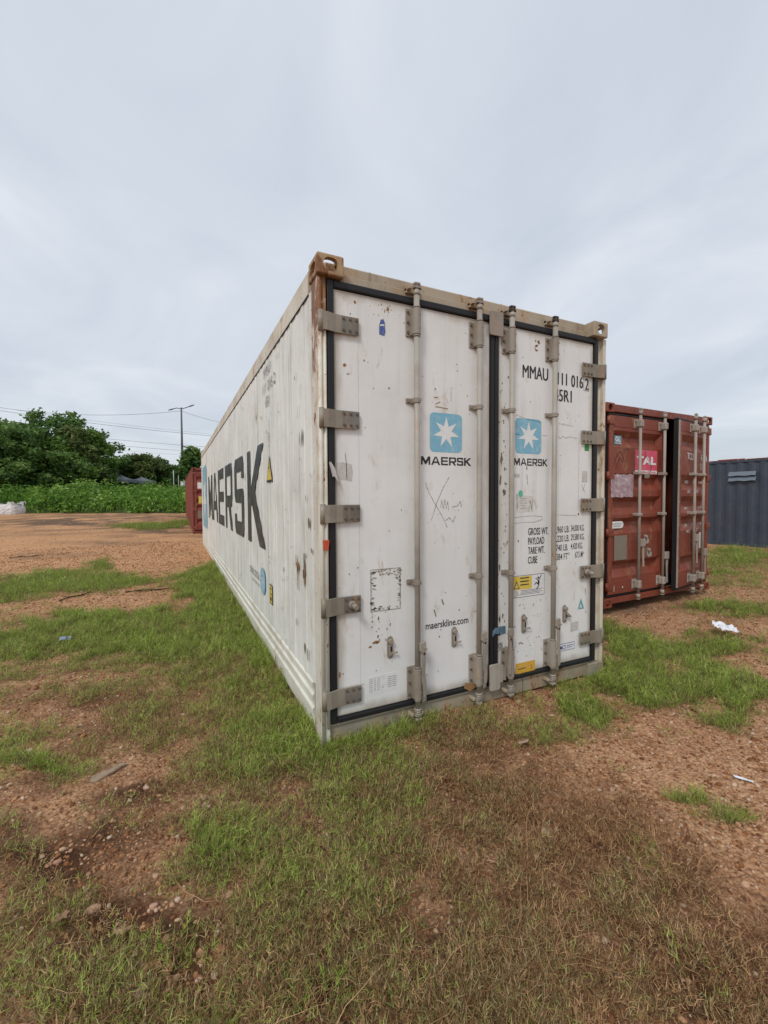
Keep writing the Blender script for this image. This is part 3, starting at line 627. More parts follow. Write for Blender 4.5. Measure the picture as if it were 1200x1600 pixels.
# ------------------------------------------------------------------ the white refrigerated container
W, L, H = 2.438, 12.192, 2.896
wc = thing('refrigerated_container', 'long white refrigerated container with black letters and blue star squares, standing in grass', 'shipping container', group='shipping containers in the yard')
castings(wc, W, L, H, M_frame, skip=True)
for (x, sx, m) in ((-.010, 1, M_castrust), (2.412, -1, M_header)):
    me = CAST.copy(); v = np.empty(len(me.vertices)*3, np.float32); me.vertices.foreach_get('co', v); v = v.reshape(-1, 3); v *= (sx, 1, 1); v += (x, -.038, 2.876-.118); me.vertices.foreach_set('co', v.ravel())
    if sx < 0: me.flip_normals()
    me.materials.clear(); me.materials.append(m); o = bpy.data.objects.new('corner_casting', me); COL.objects.link(o); o.parent = wc
B().box(2.262, 2.436, -.012, .16, 0, .116, .008, 2).obj('corner_casting', M_sill, wc)
B().box(.004, .056, .010, .16, -.05, .116, .008, 2).obj('corner_casting', M_sill, wc)
# corner posts
b = B().prism([(0,.0),(.006,-.004),(.048,-.004),(.054,.004),(.054,.05),(.06,.115),(.012,.125),(0,.115)], lambda u, v, d: (u, v, d), -.03, 2.757)
b.cyl((.012, -.003, -.03), (.012, -.003, 2.757), .012, 10); b.cyl((.040, -.007, .118), (.040, -.007, 2.7), .009, 8)
b.obj('corner_post', M_post, wc)
b = B().prism([(2.344,.030),(2.392,.030),(2.398,.020),(2.398,-.004),(2.432,-.004),(2.438,.004),(2.438,.115),(2.38,.12),(2.344,.08)], lambda u, v, d: (u, v, d), .117, 2.757)
b.obj('corner_post', M_frame, wc)
for x in (0, W-.07): B().box(x, x+.07, L-.12, L-.002, .117, 2.779, .006).obj('corner_post', M_frame, wc)
# header and sill across the door end
b = B().box(.058, W-.10, .028, .10, 2.742, 2.808, .005).box(.058, W-.10, .046, .13, 2.806, 2.874, .010); 
for x in (.35, 1.38): b.box(x, x+.003, .042, .05, 2.81, 2.87)
b.obj('header', M_header, wc)
b = B().box(.057, W-.06, .016, .12, .012, .128, .006).box(.054, W-.162, .002, .02, .118, .150, .004)
b.obj('sill', M_sill, wc)
# side walls: overlapping panels with pressed vertical beads
def side_panels(xf, sgn):
    n = 10; y0, y1 = .118, L-.118; pw = (y1-y0)/n
    for i in range(n):
        a, c = y0+i*pw, y0+(i+1)*pw; P = [(a, 0.)]
        nb = 8; st = pw/nb
        for j in range(nb):
            m = a+(j+.5)*st; hgt = .0045 if j % 2 else .0025
            P += [(m-.034, 0), (m-.022, hgt), (m+.022, hgt), (m+.034, 0)]
        P += [(c-.012, 0), (c-.010, .004), (c+.006, .004)] if i < n-1 else [(c, 0)]
        bm = B(); bm.sheet([(xf-sgn*(h-.006), y, 0) for y, h in P], ((0, 0, .335), (0, 0, 2.728)))
        for z in np.arange(.40, 2.7, .17) if sgn > 0 and i < 4 else []:
            bm.cyl((xf-sgn*-.003, a+.005, z), (xf-sgn*.0015, a+.005, z), .005, 6)
        bm.obj('side_panel', M_side, wc)
side_panels(0., 1); side_panels(W, -1)
# rails along the sides
def rail_prof(pts, name, mat, xf, sgn, y0=.178, y1=L-.178):
    b = B(); b.sheet([(xf+sgn*u, 0, v) for u, v in pts], ((0, y0, 0), (0, y1, 0)), close=True); b.obj(name, mat, wc)
for xf, sg in ((0., 1), (W, -1)):
    rail_prof([(-.002,2.724),(-.002,2.735),(.0,2.86),(.012,2.872),(.06,2.872),(.06,2.724)], 'top_rail', M_frame, xf, sg)
    rail_prof([(.004,2.716),(-.0035,2.717),(-.0035,2.7235),(.004,2.7235)], 'seam_strip', M_gasket, xf, sg)
    rail_prof([(.002,.338),(-.004,.330),(-.004,.305),(.010,.292),(.010,.262),(-.003,.248),(-.003,.222),(.010,.208),(.010,.176),(-.003,.162),(-.003,.138),(.012,.122),(.012,.03),(.03,.018),(.09,.018),(.09,.338)], 'bottom_rail', M_rail, xf, sg)
B().box(.05, W-.05, .12, L-.02, 2.80, 2.862).obj('roof', M_side, wc)
B().box(.06, W-.06, .12, L-.02, .10, .16).obj('floor', M_dark, wc)
B().box(.07, W-.07, L-.06, L-.004, .10, 2.82).obj('end_wall', M_side, wc)
B().box(.02, W-.02, .105, .118, .13, 2.80).obj('door_frame', M_gasket, wc)
YD = .010
def frd(u, v, d): return Vector((u, YD-d, v))
def frs(u, v, d): return Vector((-d-.0005, u, v))
def gasket_frame(xa, xb, za, zb, inl, inr, name, parent):
    """black rubber lip round a door leaf: four bevelled strips"""
    b = B(); y0, y1 = -.006, .07
    b.box(xa, xa+inl, y0, y1, za, zb, .007, 2); b.box(xb-inr, xb, y0, y1, za, zb, .007, 2)
    b.box(xa+inl, xb-inr, y0, y1, zb-.042, zb, .007, 2); b.box(xa+inl, xb-inr, y0, y1, za, za+.032, .007, 2)
    return b.obj(name, M_gasket, parent)
dl = part('door', wc); dl['label'] = 'left door leaf with star square, scratched cross and web address'
dr = part('door', wc); dr['label'] = 'right door leaf with code number, weights and warning stickers'
gasket_frame(.056, 1.284, .133, 2.752, .042, .032, 'gasket', dl); gasket_frame(1.288, 2.343, .133, 2.752, .034, .041, 'gasket', dr)
B().box(.099, 1.251, YD, .08, .166, 2.709, .008, 2).obj('door_panel', M_door, dl)
B().box(1.323, 2.301, YD, .08, .166, 2.709, .008, 2).obj('door_panel', M_door, dr)
decal('panel_edge', [[(.2535,.18),(.2555,.18),(.2555,2.70),(.2535,2.70)]], frd, M_greysticker, dl, .0006)
def drop(z): return 1.494+(z-1.494)*.978
def dx(x, k=.978): return -.754+(x+.754)*k
# hinges
M_bolt = flatmat('bolt steel', (.11, .095, .08), .45, (.20, .12, .07), .7, 60); M_pad = paint('bare steel pad', (.20, .185, .16), .4, (.09, .075, .06), .9, 1., rust=.25, rscale=16, var=.3, bump=.3)
def hinge(xo, xi, z, parent, peg=False):
    """blade from the barrel xo on the post to xi on the leaf"""
    s = 1 if xi > xo else -1; h = .052; b = B()
    X = lambda t: xo+s*t
    pr = [(X(0), -.012), (X(.008), -.026), (X(.05), -.028), (X(.10), -.012), (xi, -.010), (xi, -.001), (X(.10), -.003), (X(.05), -.016), (X(.012), -.014)]
    b.prism(pr, lambda u, v, d: (u, v, z+d), -h, h, .002)
    b.cyl((X(.014), -.013, z-h-.006), (X(.014), -.013, z+h+.006), .0165, 12)
    k = B()
    for i in range(3):
        for j in (-1, 1):
            q = xi-s*(.016+i*.040); k.cyl((q, -.008, z+j*.033), (q, -.017, z+j*.033), .0085, 6); k.cyl((q, -.017, z+j*.033), (q, -.019, z+j*.033), .005, 6)
    k.obj('hinge_bolts', M_bolt, parent)['kind'] = 'stuff'
    if s > 0: B().box(xi-.112, xi-.002, -.0118, -.006, z-h+.002, z+h-.002, .002).obj('hinge_pad', M_pad, parent)
    b.cyl((X(.05), -.02, z), (X(.05), -.0295, z), .004, 6)
    o = b.obj('hinge', M_hinge, parent)
    if peg:
        q = xi-s*.058; c = B(); c.cyl((q, -.012, z), (q, -.035, z), .028, 14, .022); c.cyl((q, -.035, z), (q, -.085, z-.004), .017, 12, .014); c.obj('door_peg', M_hw, parent)
for i, z in enumerate((2.517, 1.957, 1.394, .836, .275)): hinge(.002, .252, drop(z)+(z-drop(z))*.4, dl, i == 3)
for i, z in enumerate((2.506, 1.965, 1.417, .868, .320)): hinge(2.418, 2.162, drop(z)+(z-drop(z))*.4, dr, i == 3)
# locking rods with brackets, clamps, cams and handles
YR = -.034
def bracket(x, z0, z1, parent, side=-1):
    b = B(); xa, xb = sorted((x+side*.058, x+.012*side)); b.box(xa, x+.024 if side < 0 else xb, .001, YD, z0, z1, .003)
    P = [(x+.0265*math.cos(t), YR+.0265*math.sin(t)) for t in np.linspace(PI, 2*PI, 9)]; P = [(P[0][0], .004)]+P+[(P[-1][0], .004)]
    b.prism(P, lambda u, v, d: (u, v, d), z0+.008, z1-.008, .002)
    k = B()
    for t in (.14, .5, .86):
        k.cyl((x+side*.044, .002, z0+(z1-z0)*t), (x+side*.044, -.008, z0+(z1-z0)*t), .0085, 6)
    k.obj('bracket_bolts', M_bolt, parent)['kind'] = 'stuff'
    for t in (.25, .72): b.cyl((x+.012, YR-.020, z0+(z1-z0)*t), (x+.014, YR-.0275, z0+(z1-z0)*t), .0045, 6)
    b.cyl((x, YR, z0-.006), (x, YR, z0+.004), .023, 14); b.cyl((x, YR, z1-.004), (x, YR, z1+.006), .023, 14)
    b.obj('rod_bracket', M_hw, parent)
def clamp(x, z, parent, side=-1):
    b = B(); b.box(x-.058, x+.024, .0, YD, z-.017, z+.017, .003); P = [(x+.0245*math.cos(t), YR+.0245*math.sin(t)) for t in np.linspace(PI, 2*PI, 8)]
    b.prism([(P[0][0], 0.)]+P+[(P[-1][0], 0.)], lambda u, v, d: (u, v, z+d), -.015, .015, .002)
    b.cyl((x-.044, .002, z), (x-.044, -.008, z), .0085, 6); b.cyl((x+.012, YR-.018, z), (x+.015, YR-.0255, z), .005, 6)
    b.obj('rod_clamp', M_hw, parent)
def lockrod(x, parent, hand, up=2.785, low=.06, tip=0.):
    b = B(); b.cyl((x, YR, .115), (x, YR, up-.03), .0185, 14)
    for k, z in enumerate((.118, .104, .090)): b.cyl((x, YR, z-.006), (x, YR, z+.005), .0235-.002*k, 12)
    b.cyl((x, YR, low-.008), (x, YR, .10), .012, 8); b.cyl((x, YR, up-.03), (x, YR, up), .0215, 12, .018); b.cyl((x, YR, up), (x, YR, up+.03), .011, 8)
    b.obj('lock_rod', M_rod, parent)
    # cam heads and keepers
    c = B(); c.prism([(-.020,-.012),(.018,-.014),(.040,.004),(.030,.016),(.008,.012),(-.006,.026),(-.024,.010)], lambda u, v, d: (x+u*1.0, YR+v, up+.012+d), 0, .016, .003)
    c.prism([(-.016,-.010),(.022,-.012),(.034,.010),(.002,.018),(-.020,.012)], lambda u, v, d: (x+u, YR+v, up+.034+d), 0, .014, .003)
    c.obj('cam', M_camdark if hand else M_hw, parent)
    c = B(); c.prism([(-.016,-.012),(.018,-.014),(.036,.004),(.010,.018),(-.022,.012)], lambda u, v, d: (x+u, YR+v, low+.012+d), 0, .016, .003)
    c.prism([(-.018,-.010),(.020,-.016),(.022,.010),(-.016,.014)], lambda u, v, d: (x+u, YR+v, low-.016+d), 0, .014, .003); c.cyl((x, YR, low-.02), (x, YR, low-.026), .010, 8)
    c.obj('cam', M_rod, parent)
    for q in ((x-.052, x-.028, -.030, .044, up+.006, up+.026), (x-.052, x+.05, .004, .044, up-.006, up+.050), (x-.050, x-.028, -.034, .016, low+.012, low+.034), (x+.028, x+.045, -.034, .016, low+.012, low+.034)):
        B().box(*q, .003).obj('cam_keeper', M_header, wc)
    bracket(x, drop(2.527), drop(2.706), parent); bracket(x, drop(.148), drop(.366), parent)
    clamp(x, drop(2.115), parent); clamp(x, drop(.93), parent)
def handle(x, parent, s=1, top=.535, L_=.33):
    b = B()
    b.prism([(0,.02),(s*.036,.030),(s*.044,.018),(s*.044,-.055),(s*.024,-.062),(0,-.03)], lambda u, v, d: (x+u, YR-.018-d, top+v), 0, .018, .003)
    pts = [(s*.022, -.03), (s*.042, -.05), (s*.038, -.17), (s*.048, -.26), (s*.044, -L_), (s*.026, -L_-.01), (s*.020, -.25), (s*.016, -.12)]
    b.prism(pts, lambda u, v, d: (x+u, YR-.026-d, top+v), 0, .010, .003); b.cyl((x+s*.038, YR-.03, top-.015), (x+s*.038, YR-.046, top-.015), .008, 8)
    b.prism([(s*.036,-.26),(s*.066,-.27),(s*.070,-L_-.05),(s*.036,-L_-.06)], lambda u, v, d: (x+u, -.022-d, top+v), 0, .006)
    b.obj('handle', M_hw, parent)
R1, R2, R3, R4 = (dx(q, .986) for q in (.655, 1.154, 1.444, 1.869))
for x, p_, h_ in ((R1, dl, 0), (R2, dl, 0), (R3, dr, 1), (R4, dr, 1)): lockrod(x, p_, h_)
handle(R1, dl); handle(R2, dl, 1, .53); handle(R3, dr, -1, .52, .30); handle(R4, dr, 1, .53)
# overlap plates at the meeting of the leaves
b = B().prism(rrect(dx(1.272), dx(1.392), drop(2.635), drop(2.806), .012), lambda u, v, d: (u, -.014-d, v), 0, .010, .002); b.obj('overlap_plate', M_hw, dr)
b = B().prism(rrect(dx(1.272), dx(1.368), drop(.075), drop(.268), .016), lambda u, v, d: (u, -.020-d, v), 0, .012, .002); b.box(dx(1.36), dx(1.40), -.026, -.018, drop(.12), drop(.25), .002); b.obj('overlap_plate', M_rod, dr)
# handle latches
def latch(x, z, parent, loose=False, up=False):
    b = B(); b.prism(rrect(x-.021, x+.021, z-.072, z+.072, .020), frd, -.002, .006, .002)
    b.cyl((x, YD-.004, z+.042), (x, YD-.026, z+.042), .019, 12, .016); b.prism([(-.012,-.05),(.012,-.05),(.012,.02),(-.012,.02)], lambda u, v, d: (x+u, YD-.008-d, z+v), 0, .012, .003)
    if up: b.prism([(0,.02),(.030,.0),(.052,-.018),(.050,-.03),(.02,-.022),(.0,-.005)], lambda u, v, d: (x+u, YD-.014-d, z+v), 0, .016, .003)
    else: b.cyl((x+.006, YD-.016, z-.034), (x+.042, YD-.024, z-.030), .006, 8); b.cyl((x, YD-.010, z-.034), (x, YD-.022, z-.034), .012, 8)
    b.obj('handle_latch', M_hw, parent)
    decal('latch_slot', [[(x-.006,z-.028),(x+.006,z-.028),(x+.006,z+.012),(x-.006,z+.012)]], frd, M_gasket, parent, .0206)
latch(.457, .536, dl); latch(.948, .530, dl); latch(1.575, .538, dr); latch(2.000, .560, dr, up=True)
# big side emblem and letters (read from the far end towards the doors)
def side_word(parent):
    y_, z_, h = 0, 1.003, 1.005
    for ch, ys, ye in (('M', 9.17, 7.93), ('A', 7.86, 6.62), ('E', 6.48, 5.41), ('R', 5.18, 4.20), ('S', 3.94, 3.03), ('K', 2.742, 1.685)):
        w, polys = LET[ch]; k = (ys-ye)/w
        o = decal('letter', [[(ys-x*k, z_+z*h) for x, z in P] for P in polys], frs, M_blackside, parent, .0025)
word = part('side_lettering', wc); word['label'] = 'tall black capitals reading MAERSK'; side_word(word)
emb = part('star_emblem', wc); emb['label'] = 'large pale blue square with white star at the far end'
decal('emblem_square', [rrect(9.85, 11.60, .66, 2.37, .16)], frs, M_blue, emb, .0022); decal('emblem_star', [star(10.725, 1.50, .74, .31)], frs, M_starw, emb, .0034)
# small side marks
decal('hazard_sign', [[(1.578,1.628),(1.312,1.628),(1.449,1.872)]], frs, M_black, wc, .0030); decal('hazard_sign', [[(1.553,1.648),(1.340,1.648),(1.449,1.838)]], frs, M_yellow, wc, .0040)
decal('hazard_sign', [[(1.46,1.81),(1.425,1.745),(1.45,1.748),(1.435,1.69),(1.475,1.765),(1.452,1.762)]], frs, M_black, wc, .005)
text('STAR COOL', 2.66, .655, .075, .62, frs, M_faint, wc, d=.003, flip=True, bold=.01); text('INTEGRATED', 2.50, .585, .030, .46, frs, M_faint, wc, d=.003, flip=True)
decal('cooling_badge', [ell(1.843, .682, .134, .132, 24)], frs, M_blue, wc, .003); text('CA', 1.905, .655, .06, .12, frs, M_starw, wc, d=.0042, flip=True)
decal('cooling_badge', [ell(1.843, .682, .10, .098, 24)], frs, flatmat('pale blue film', (.30, .52, .64), .5, (.5, .6, .65), .5, 30), wc, .0036)
decal('caution_label', [[(1.510,.720),(1.388,.720),(1.388,.545),(1.510,.545)]], frs, M_black, wc, .003); decal('caution_label', [[(1.500,.710),(1.398,.710),(1.398,.638),(1.500,.638)], [(1.500,.628),(1.398,.628),(1.398,.556),(1.500,.556)]], frs, M_yellow, wc, .004)
decal('caution_label', [[(1.47,.694),(1.43,.694),(1.45,.656)], [(1.478,.61),(1.42,.61),(1.42,.575),(1.478,.575)]], frs, M_black, wc, .005)
text('MMAU', 1.66, 2.575, .095, .30, frs, M_faint, wc, d=.003, flip=True); text('111 016 2', 1.72, 2.435, .095, .56, frs, M_faint, wc, d=.003, flip=True); text('45R1', 1.60, 2.300, .095, .20, frs, M_faint, wc, d=.003, flip=True)
for i, ch in enumerate('MMAU1110162'): text(ch, 1.475, 2.155-i*.027, .020, .030, frs, M_faint, wc, d=.003, flip=True)
# marks, chips and rust on the side
def blobs(n, reg, size, fr, mat, parent, name, d=.003, seed=1, asp=1.):
    r = random.Random(seed); P = []
    for i in range(n):
        u, v = r.uniform(reg[0], reg[1]), r.uniform(reg[2], reg[3]); s = r.uniform(*size)
        P.append(ell(u, v, s, s*r.uniform(.7, 1.6)*asp, 8, .35, r))
    o = decal(name, P, fr, mat, parent, d); return o
decal('rust_mark', [ell(.497,1.02,.028,.045,14,.4), ell(.50,.975,.012,.07,10,.3), ell(.535,1.06,.012,.045,10,.3), ell(.325,1.00,.022,.08,14,.3), ell(.345,.99,.02,.03,9,.3)], frs, M_spot, wc, .0062, 'orange rust scabs low on the near end')
decal('rust_mark', [ell(.325,1.085,.011,.06,10,.3), ell(.497,.90,.008,.045,9,.3)], frs, M_dirtdot, wc, .0068)
decal('dark_chip', [ell(.205,1.335,.022,.038,10,.25), ell(.155,1.165,.012,.016,8,.3), ell(.335,1.88,.014,.05,9,.3), ell(.40,1.87,.008,.045,8,.3), ell(.27,.48,.01,.045,8,.3), ell(.34,.50,.014,.04,8,.3), ell(.30,1.12,.008,.012), ell(.55,.62,.01,.03,8,.3)], frs, M_dirtdot, wc, .0064)
decal('scratch', strip([(.352,2.225),(.40,2.15)], .006)+strip([(.42,2.10),(.455,2.03)], .005)+strip([(.62,2.55),(.625,2.38)], .005)+strip([(.66,2.50),(.668,2.36)], .006)+strip([(1.53,2.7),(1.60,2.3)], .003)+strip([(.8,.9),(.95,.84),(1.05,.86)], .003), frs, M_scratch, wc, .0064)
blobs(46, (.13, 2.4, .36, 2.68), (.003, .009), frs, M_dirtdot, wc, 'paint_chip', .0062, 5, 1.7); blobs(40, (2.4, 9, .36, 2.6), (.006, .014), frs, M_scratch, wc, 'paint_chip', .0062, 6, 2.2)
# ---- print on the left leaf
def logo(x0, x1, z0, z1, parent):
    decal('emblem_square', [rrect(x0, x1, z0, z1, .032)], frd, M_blue, parent, .0012); decal('emblem_star', [star((x0+x1)/2, (z0+z1)/2+.002, .106, .043)], frd, M_starw, parent, .0020)
logo(.757, 1.014, 1.788, 2.046, dl); logo(1.488, 1.742, 1.806, 2.064, dr)
def small_word(x0, x1, z0, h, parent):
    tot = sum(LET[c][0] for c in 'MAERSK')+.12*5; k = (x1-x0)/tot; off = x0
    for c in 'MAERSK':
        w, polys = LET[c]; decal('letter', [[(off+x*k, z0+z*h) for x, z in P] for P in polys], frd, M_black, parent, .0014); off += (w+.12)*k
small_word(.690, 1.092, 1.702, .054, dl); small_word(1.474, 1.808, 1.718, .053, dr)
text('maerskline.com', .722, .612, .050, .347, frd, M_black, dl, bold=.012)
decal('sticker', [[(.396,2.49),(.43,2.485),(.438,2.51),(.434,2.565),(.425,2.588),(.405,2.58),(.394,2.54)]], frd, M_navy, dl, .0014, 'torn navy sticker near the top'); decal('sticker', strip([(.40,2.545),(.43,2.552)], .008), frd, M_starw, dl, .0022)
decal('residue_square', [[(.325,.775),(.537,.775),(.537,1.042),(.325,1.042)]], frd, M_faint, dl, .0008, 'outline of a removed placard with dark glue scraps')
decal('residue_square', [[(.328,.778),(.534,.778),(.534,1.039),(.328,1.039)]], frd, M_door, dl, .0011)
_r = random.Random(4); P = []
for i in range(150):
    e_ = _r.random(); t = _r.random()
    u, v = ((.332+.2*t, 1.034-abs(_r.gauss(0, .022)) if e_ < .45 else .786+abs(_r.gauss(0, .008))) if e_ < .65 else ((.333+abs(_r.gauss(0, .010)) if e_ < .85 else .530-abs(_r.gauss(0, .006))), .78+.255*t))
    if e_ > .45 and e_ < .65 and t > .62: continue
    P.append([(u+_r.uniform(-.018, .018), v+_r.uniform(-.010, .010)) for _ in range(3)])
decal('glue_scrap', P, frd, flatmat('glue scraps', (.13, .11, .08), .8, (.3, .27, .2), .7, 80), dl, .0015)
plate('label_plate', rrect(.308, .508, .262, .372, .010), frd, M_white, dl, .0012, 'small white data label with rows of fine print')
for i in range(7): text('||| || |||', .315, .352-i*.0125, .005, .07, frd, M_black, dl, 'fine_print', .0018)
for i in range(6): text('000 000', .44, .345-i*.0125, .006, .06, frd, M_black, dl, 'fine_print', .0018)
text('MADE TO LAST', .37, .270, .006, .08, frd, M_black, dl, 'fine_print', .0018) if False else None
decal('torn_sticker', [[(.110,1.605),(.205,1.588),(.214,1.64),(.205,1.69),(.15,1.70),(.112,1.695)], [(.006,1.60),(.042,1.585),(.05,1.66),(.035,1.71),(.012,1.70)]], frd, M_greysticker, dl, .0012)
b = B(); b.sheet([(.058,-.008,1.695),(.064,-.022,1.70),(.092,-.020,1.66),(.112,-.006,1.60)], ((0,0,0),(.022,0,-.085))); b.obj('torn_sticker', M_greysticker, dl)
decal('scratch', strip([(.725,1.585),(.745,1.525),(.80,1.44),(.86,1.35),(.893,1.284)], .004)+strip([(.910,1.624),(.86,1.55),(.81,1.45),(.785,1.38),(.767,1.335)], .0035)+strip([(.165,1.76),(.172,1.70),(.175,1.60)], .004)+strip([(.925,2.22),(.925,2.13)], .003)
      +strip([(.84,1.42),(.85,1.47),(.862,1.41),(.874,1.475),(.885,1.41),(.897,1.46),(.905,1.40)], .003)+strip([(.93,1.42),(.98,1.43),(1.00,1.46),(1.01,1.42)], .004)+strip([(.88,1.33),(.91,1.35),(.94,1.32),(.96,1.36)], .004), frd, M_scratch, dl, .0012)
decal('scrape', strip([(.80,2.10),(.84,2.12)], .005)+strip([(.80,2.085),(.90,2.078)], .005)+strip([(.79,2.145),(.82,2.145)], .006)+[ell(.80,2.20,.006,.006,8,.3)], frd, M_spot, dl, .0012)
decal('dark_chip', [[(.845,.800),(.852,.805),(.868,.765),(.860,.760)], [(.785,.735),(.793,.738),(.808,.690),(.800,.688)]], frd, M_dirtdot, dl, .0012)
decal('rust_spot', [ell(.235,2.655,.010,.010,9,.3), ell(.455,2.655,.008,.014,9,.3), ell(.165,2.275,.012,.010,9,.3), ell(.36,.585,.022,.012,10,.4), ell(.32,.56,.012,.008,9,.3), ell(.118,.42,.006,.018,8,.3), ell(.46,2.17,.006,.006), ell(.83,.55,.006,.006), ell(.24,.23,.007,.007,8,.3)], frd, M_spot, dl, .0012)
blobs(70, (.11, 1.24, .19, 2.69), (.0015, .0045), frd, M_dirtdot, dl, 'paint_chip', .0012, 21); blobs(22, (.33, .47, .58, .78), (.002, .006), frd, M_faint, dl, 'paint_chip', .0012, 22, 1.5)
blobs(14, (.33, .48, 2.60, 2.68), (.002, .005), frd, M_spot, dl, 'paint_chip', .0013, 23)
b = B().prism([(1.03,.20),(1.09,.185),(1.12,.19),(1.12,.155),(1.07,.135),(1.02,.165)], lambda u, v, d: (u, -.008-d, v), 0, .003); b.obj('rust_scab', M_spot, dl)
# ---- print on the right leaf
text('MMAU', 1.552, 2.362, .097, .252, frd, M_black, dr, fat=.004); text('111', 1.905, 2.348, .097, .098, frd, M_black, dr, fat=.005); text('016', 2.052, 2.345, .097, .130, frd, M_black, dr, fat=.005); text('2', 2.208, 2.338, .097, .036, frd, M_black, dr, fat=.005)
decal('lettering', strip([(2.195,2.330),(2.195,2.450),(2.252,2.450),(2.252,2.330),(2.195,2.330)], .003), frd, M_black, dr, .0014)
text('45R1', 1.868, 2.222, .096, .188, frd, M_black, dr, fat=.005)
for i, (a, b_, c, wa) in enumerate((('GROSS WT.', '74,960 LB.', '34,000 KG.', .205), ('PAYLOAD', '65,220 LB.', '29,580 KG.', .162), ('TARE WT.', '9,740 LB.', '4,420 KG.', .166), ('CUBE', '2,384 FT', '67.5 M', .093))):
    z = 1.200-i*.0715; text(a, 1.616, z, .056, wa, frd, M_black, dr, fat=.0015)
    text(b_, 1.862-(0 if i < 2 else -.012), z+.006, .052, .186 if i < 2 else .160, frd, M_black, dr, bold=.004); text(c, 2.065 if i != 3 else 2.115, z+.012, .050, (.153, .153, .135, .085)[i], frd, M_black, dr, bold=.004)
text('3', 2.038, .999+.025, .022, .012, frd, M_black, dr); text('3', 2.205, 1.022, .02, .011, frd, M_black, dr)
# warning placard
plate('warning_placard', rrect(1.460, 1.785, .738, .902, .006), frd, M_black, dr, .0008, 'white and yellow warning placard with falling figure'); decal('warning_placard', [rrect(1.4635, 1.7815, .7415, .8985, .005)], frd, M_white, dr, .0014)
decal('warning_field', [[(1.466,.797),(1.655,.797),(1.655,.896),(1.466,.896)]], frd, M_yellow, dr, .0020)
decal('warning_bar', [r_ for i in range(3) for r_ in strip([(1.54, .882-i*.025), (1.625, .882-i*.025)], .009)], frd, M_black, dr, .0026)
decal('warning_triangle', [[(1.475,.805),(1.535,.805),(1.505,.865)]], frd, M_black, dr, .0026); decal('warning_triangle', [[(1.484,.810),(1.526,.810),(1.505,.852)]], frd, M_yellow, dr, .0031)
decal('fine_print', [r_ for i in range(4) for r_ in strip([(1.545-(.07 if i == 3 else 0), .788-i*.010), (1.765-.03*(i % 2), .788-i*.010)], .0028)], frd, M_black, dr, .0022)
decal('falling_figure', [ell(1.722,.872,.009,.009,10), [(1.708,.862),(1.722,.858),(1.735,.842),(1.728,.815),(1.712,.822),(1.716,.842)]]+strip([(1.73,.855),(1.752,.892)], .007)+strip([(1.712,.862),(1.692,.868)], .006)+strip([(1.722,.82),(1.700,.838),(1.684,.822)], .008)+strip([(1.728,.818),(1.712,.795),(1.700,.785)], .008), frd, M_black, dr, .0022)
decal('faded_patch', [ell(1.478,.770,.045,.030,16,.08)], frd, M_greysticker, dr, .0034)
plate('yellow_sticker', [(1.500,.158),(1.692,.160),(1.695,.244),(1.502,.244)], frd, M_orange, dr, .001); text('CHECK SEAL', 1.52, .196, .010, .12, frd, M_black, dr, 'fine_print', .0016) if False else decal('fine_print', strip([(1.525,.198),(1.60,.200)], .006)+strip([(1.655,.215),(1.662,.19),(1.650,.18)], .004), frd, M_black, dr, .0016)
plate('green_sticker', [(2.212,1.852),(2.262,1.852),(2.262,1.905),(2.212,1.905)], frd, M_green, dr, .001)
decal('triangle_sticker', [[(2.150,.575),(2.225,.575),(2.186,.665)]], frd, M_teal, dr, .0012); decal('triangle_sticker', [[(2.172,.588),(2.198,.588),(2.185,.622)]], frd, M_white, dr, .0018)
decal('square_sticker', [[(2.070,.402),(2.158,.410),(2.160,.480),(2.072,.476)]], frd, M_greysticker, dr, .0012)
plate('maker_label', [(1.947,.262),(2.120,.262),(2.120,.322),(1.947,.322)], frd, M_navy, dr, .0008); decal('maker_label', [[(1.951,.266),(2.116,.266),(2.116,.318),(1.951,.318)]], frd, M_white, dr, .0014)
text('MCI', 1.957, .275, .034, .060, frd, M_navy, dr, d=.002, bold=.02); decal('fine_print', strip([(2.03,.300),(2.105,.300)], .006)+strip([(2.03,.285),(2.09,.285)], .005), frd, M_navy, dr, .002)
decal('old_label', [[(1.500,1.375),(1.668,1.375),(1.668,1.492),(1.500,1.50)]], frd, flatmat('old label', (.60, .58, .54), .6, (.74, .72, .69), .9, 60), dr, .0010)
decal('fine_print', [r_ for i in range(5) for r_ in strip([(1.535, 1.475-i*.018), (1.60-.01*(i % 2), 1.475-i*.018)], .003)]+strip([(1.505,1.51),(1.508,1.40)], .006)+strip([(1.62,1.38),(1.635,1.46),(1.65,1.39),(1.66,1.47)], .004), frd, M_faint, dr, .0014)
decal('green_seal', [ell(1.540,1.510,.022,.026,16)], frd, flatmat('green seal', (.12, .45, .33), .5), dr, .0016)
decal('tape', [[(1.325,.478),(1.405,.490),(1.402,.545),(1.345,.548),(1.325,.530)]], frd, M_bluetape, dr, .0012, 'frayed blue tape'); b = B(); b.sheet([(1.268,-.008,.505),(1.29,-.010,.528),(1.33,-.004,.52)], ((0,0,-.02),(0,0,.022))); b.obj('tape', M_bluetape, dr)
decal('tape_residue', [[(1.328,.36),(1.375,.385),(1.378,.43),(1.33,.425)]], frd, M_faint, dr, .0012)
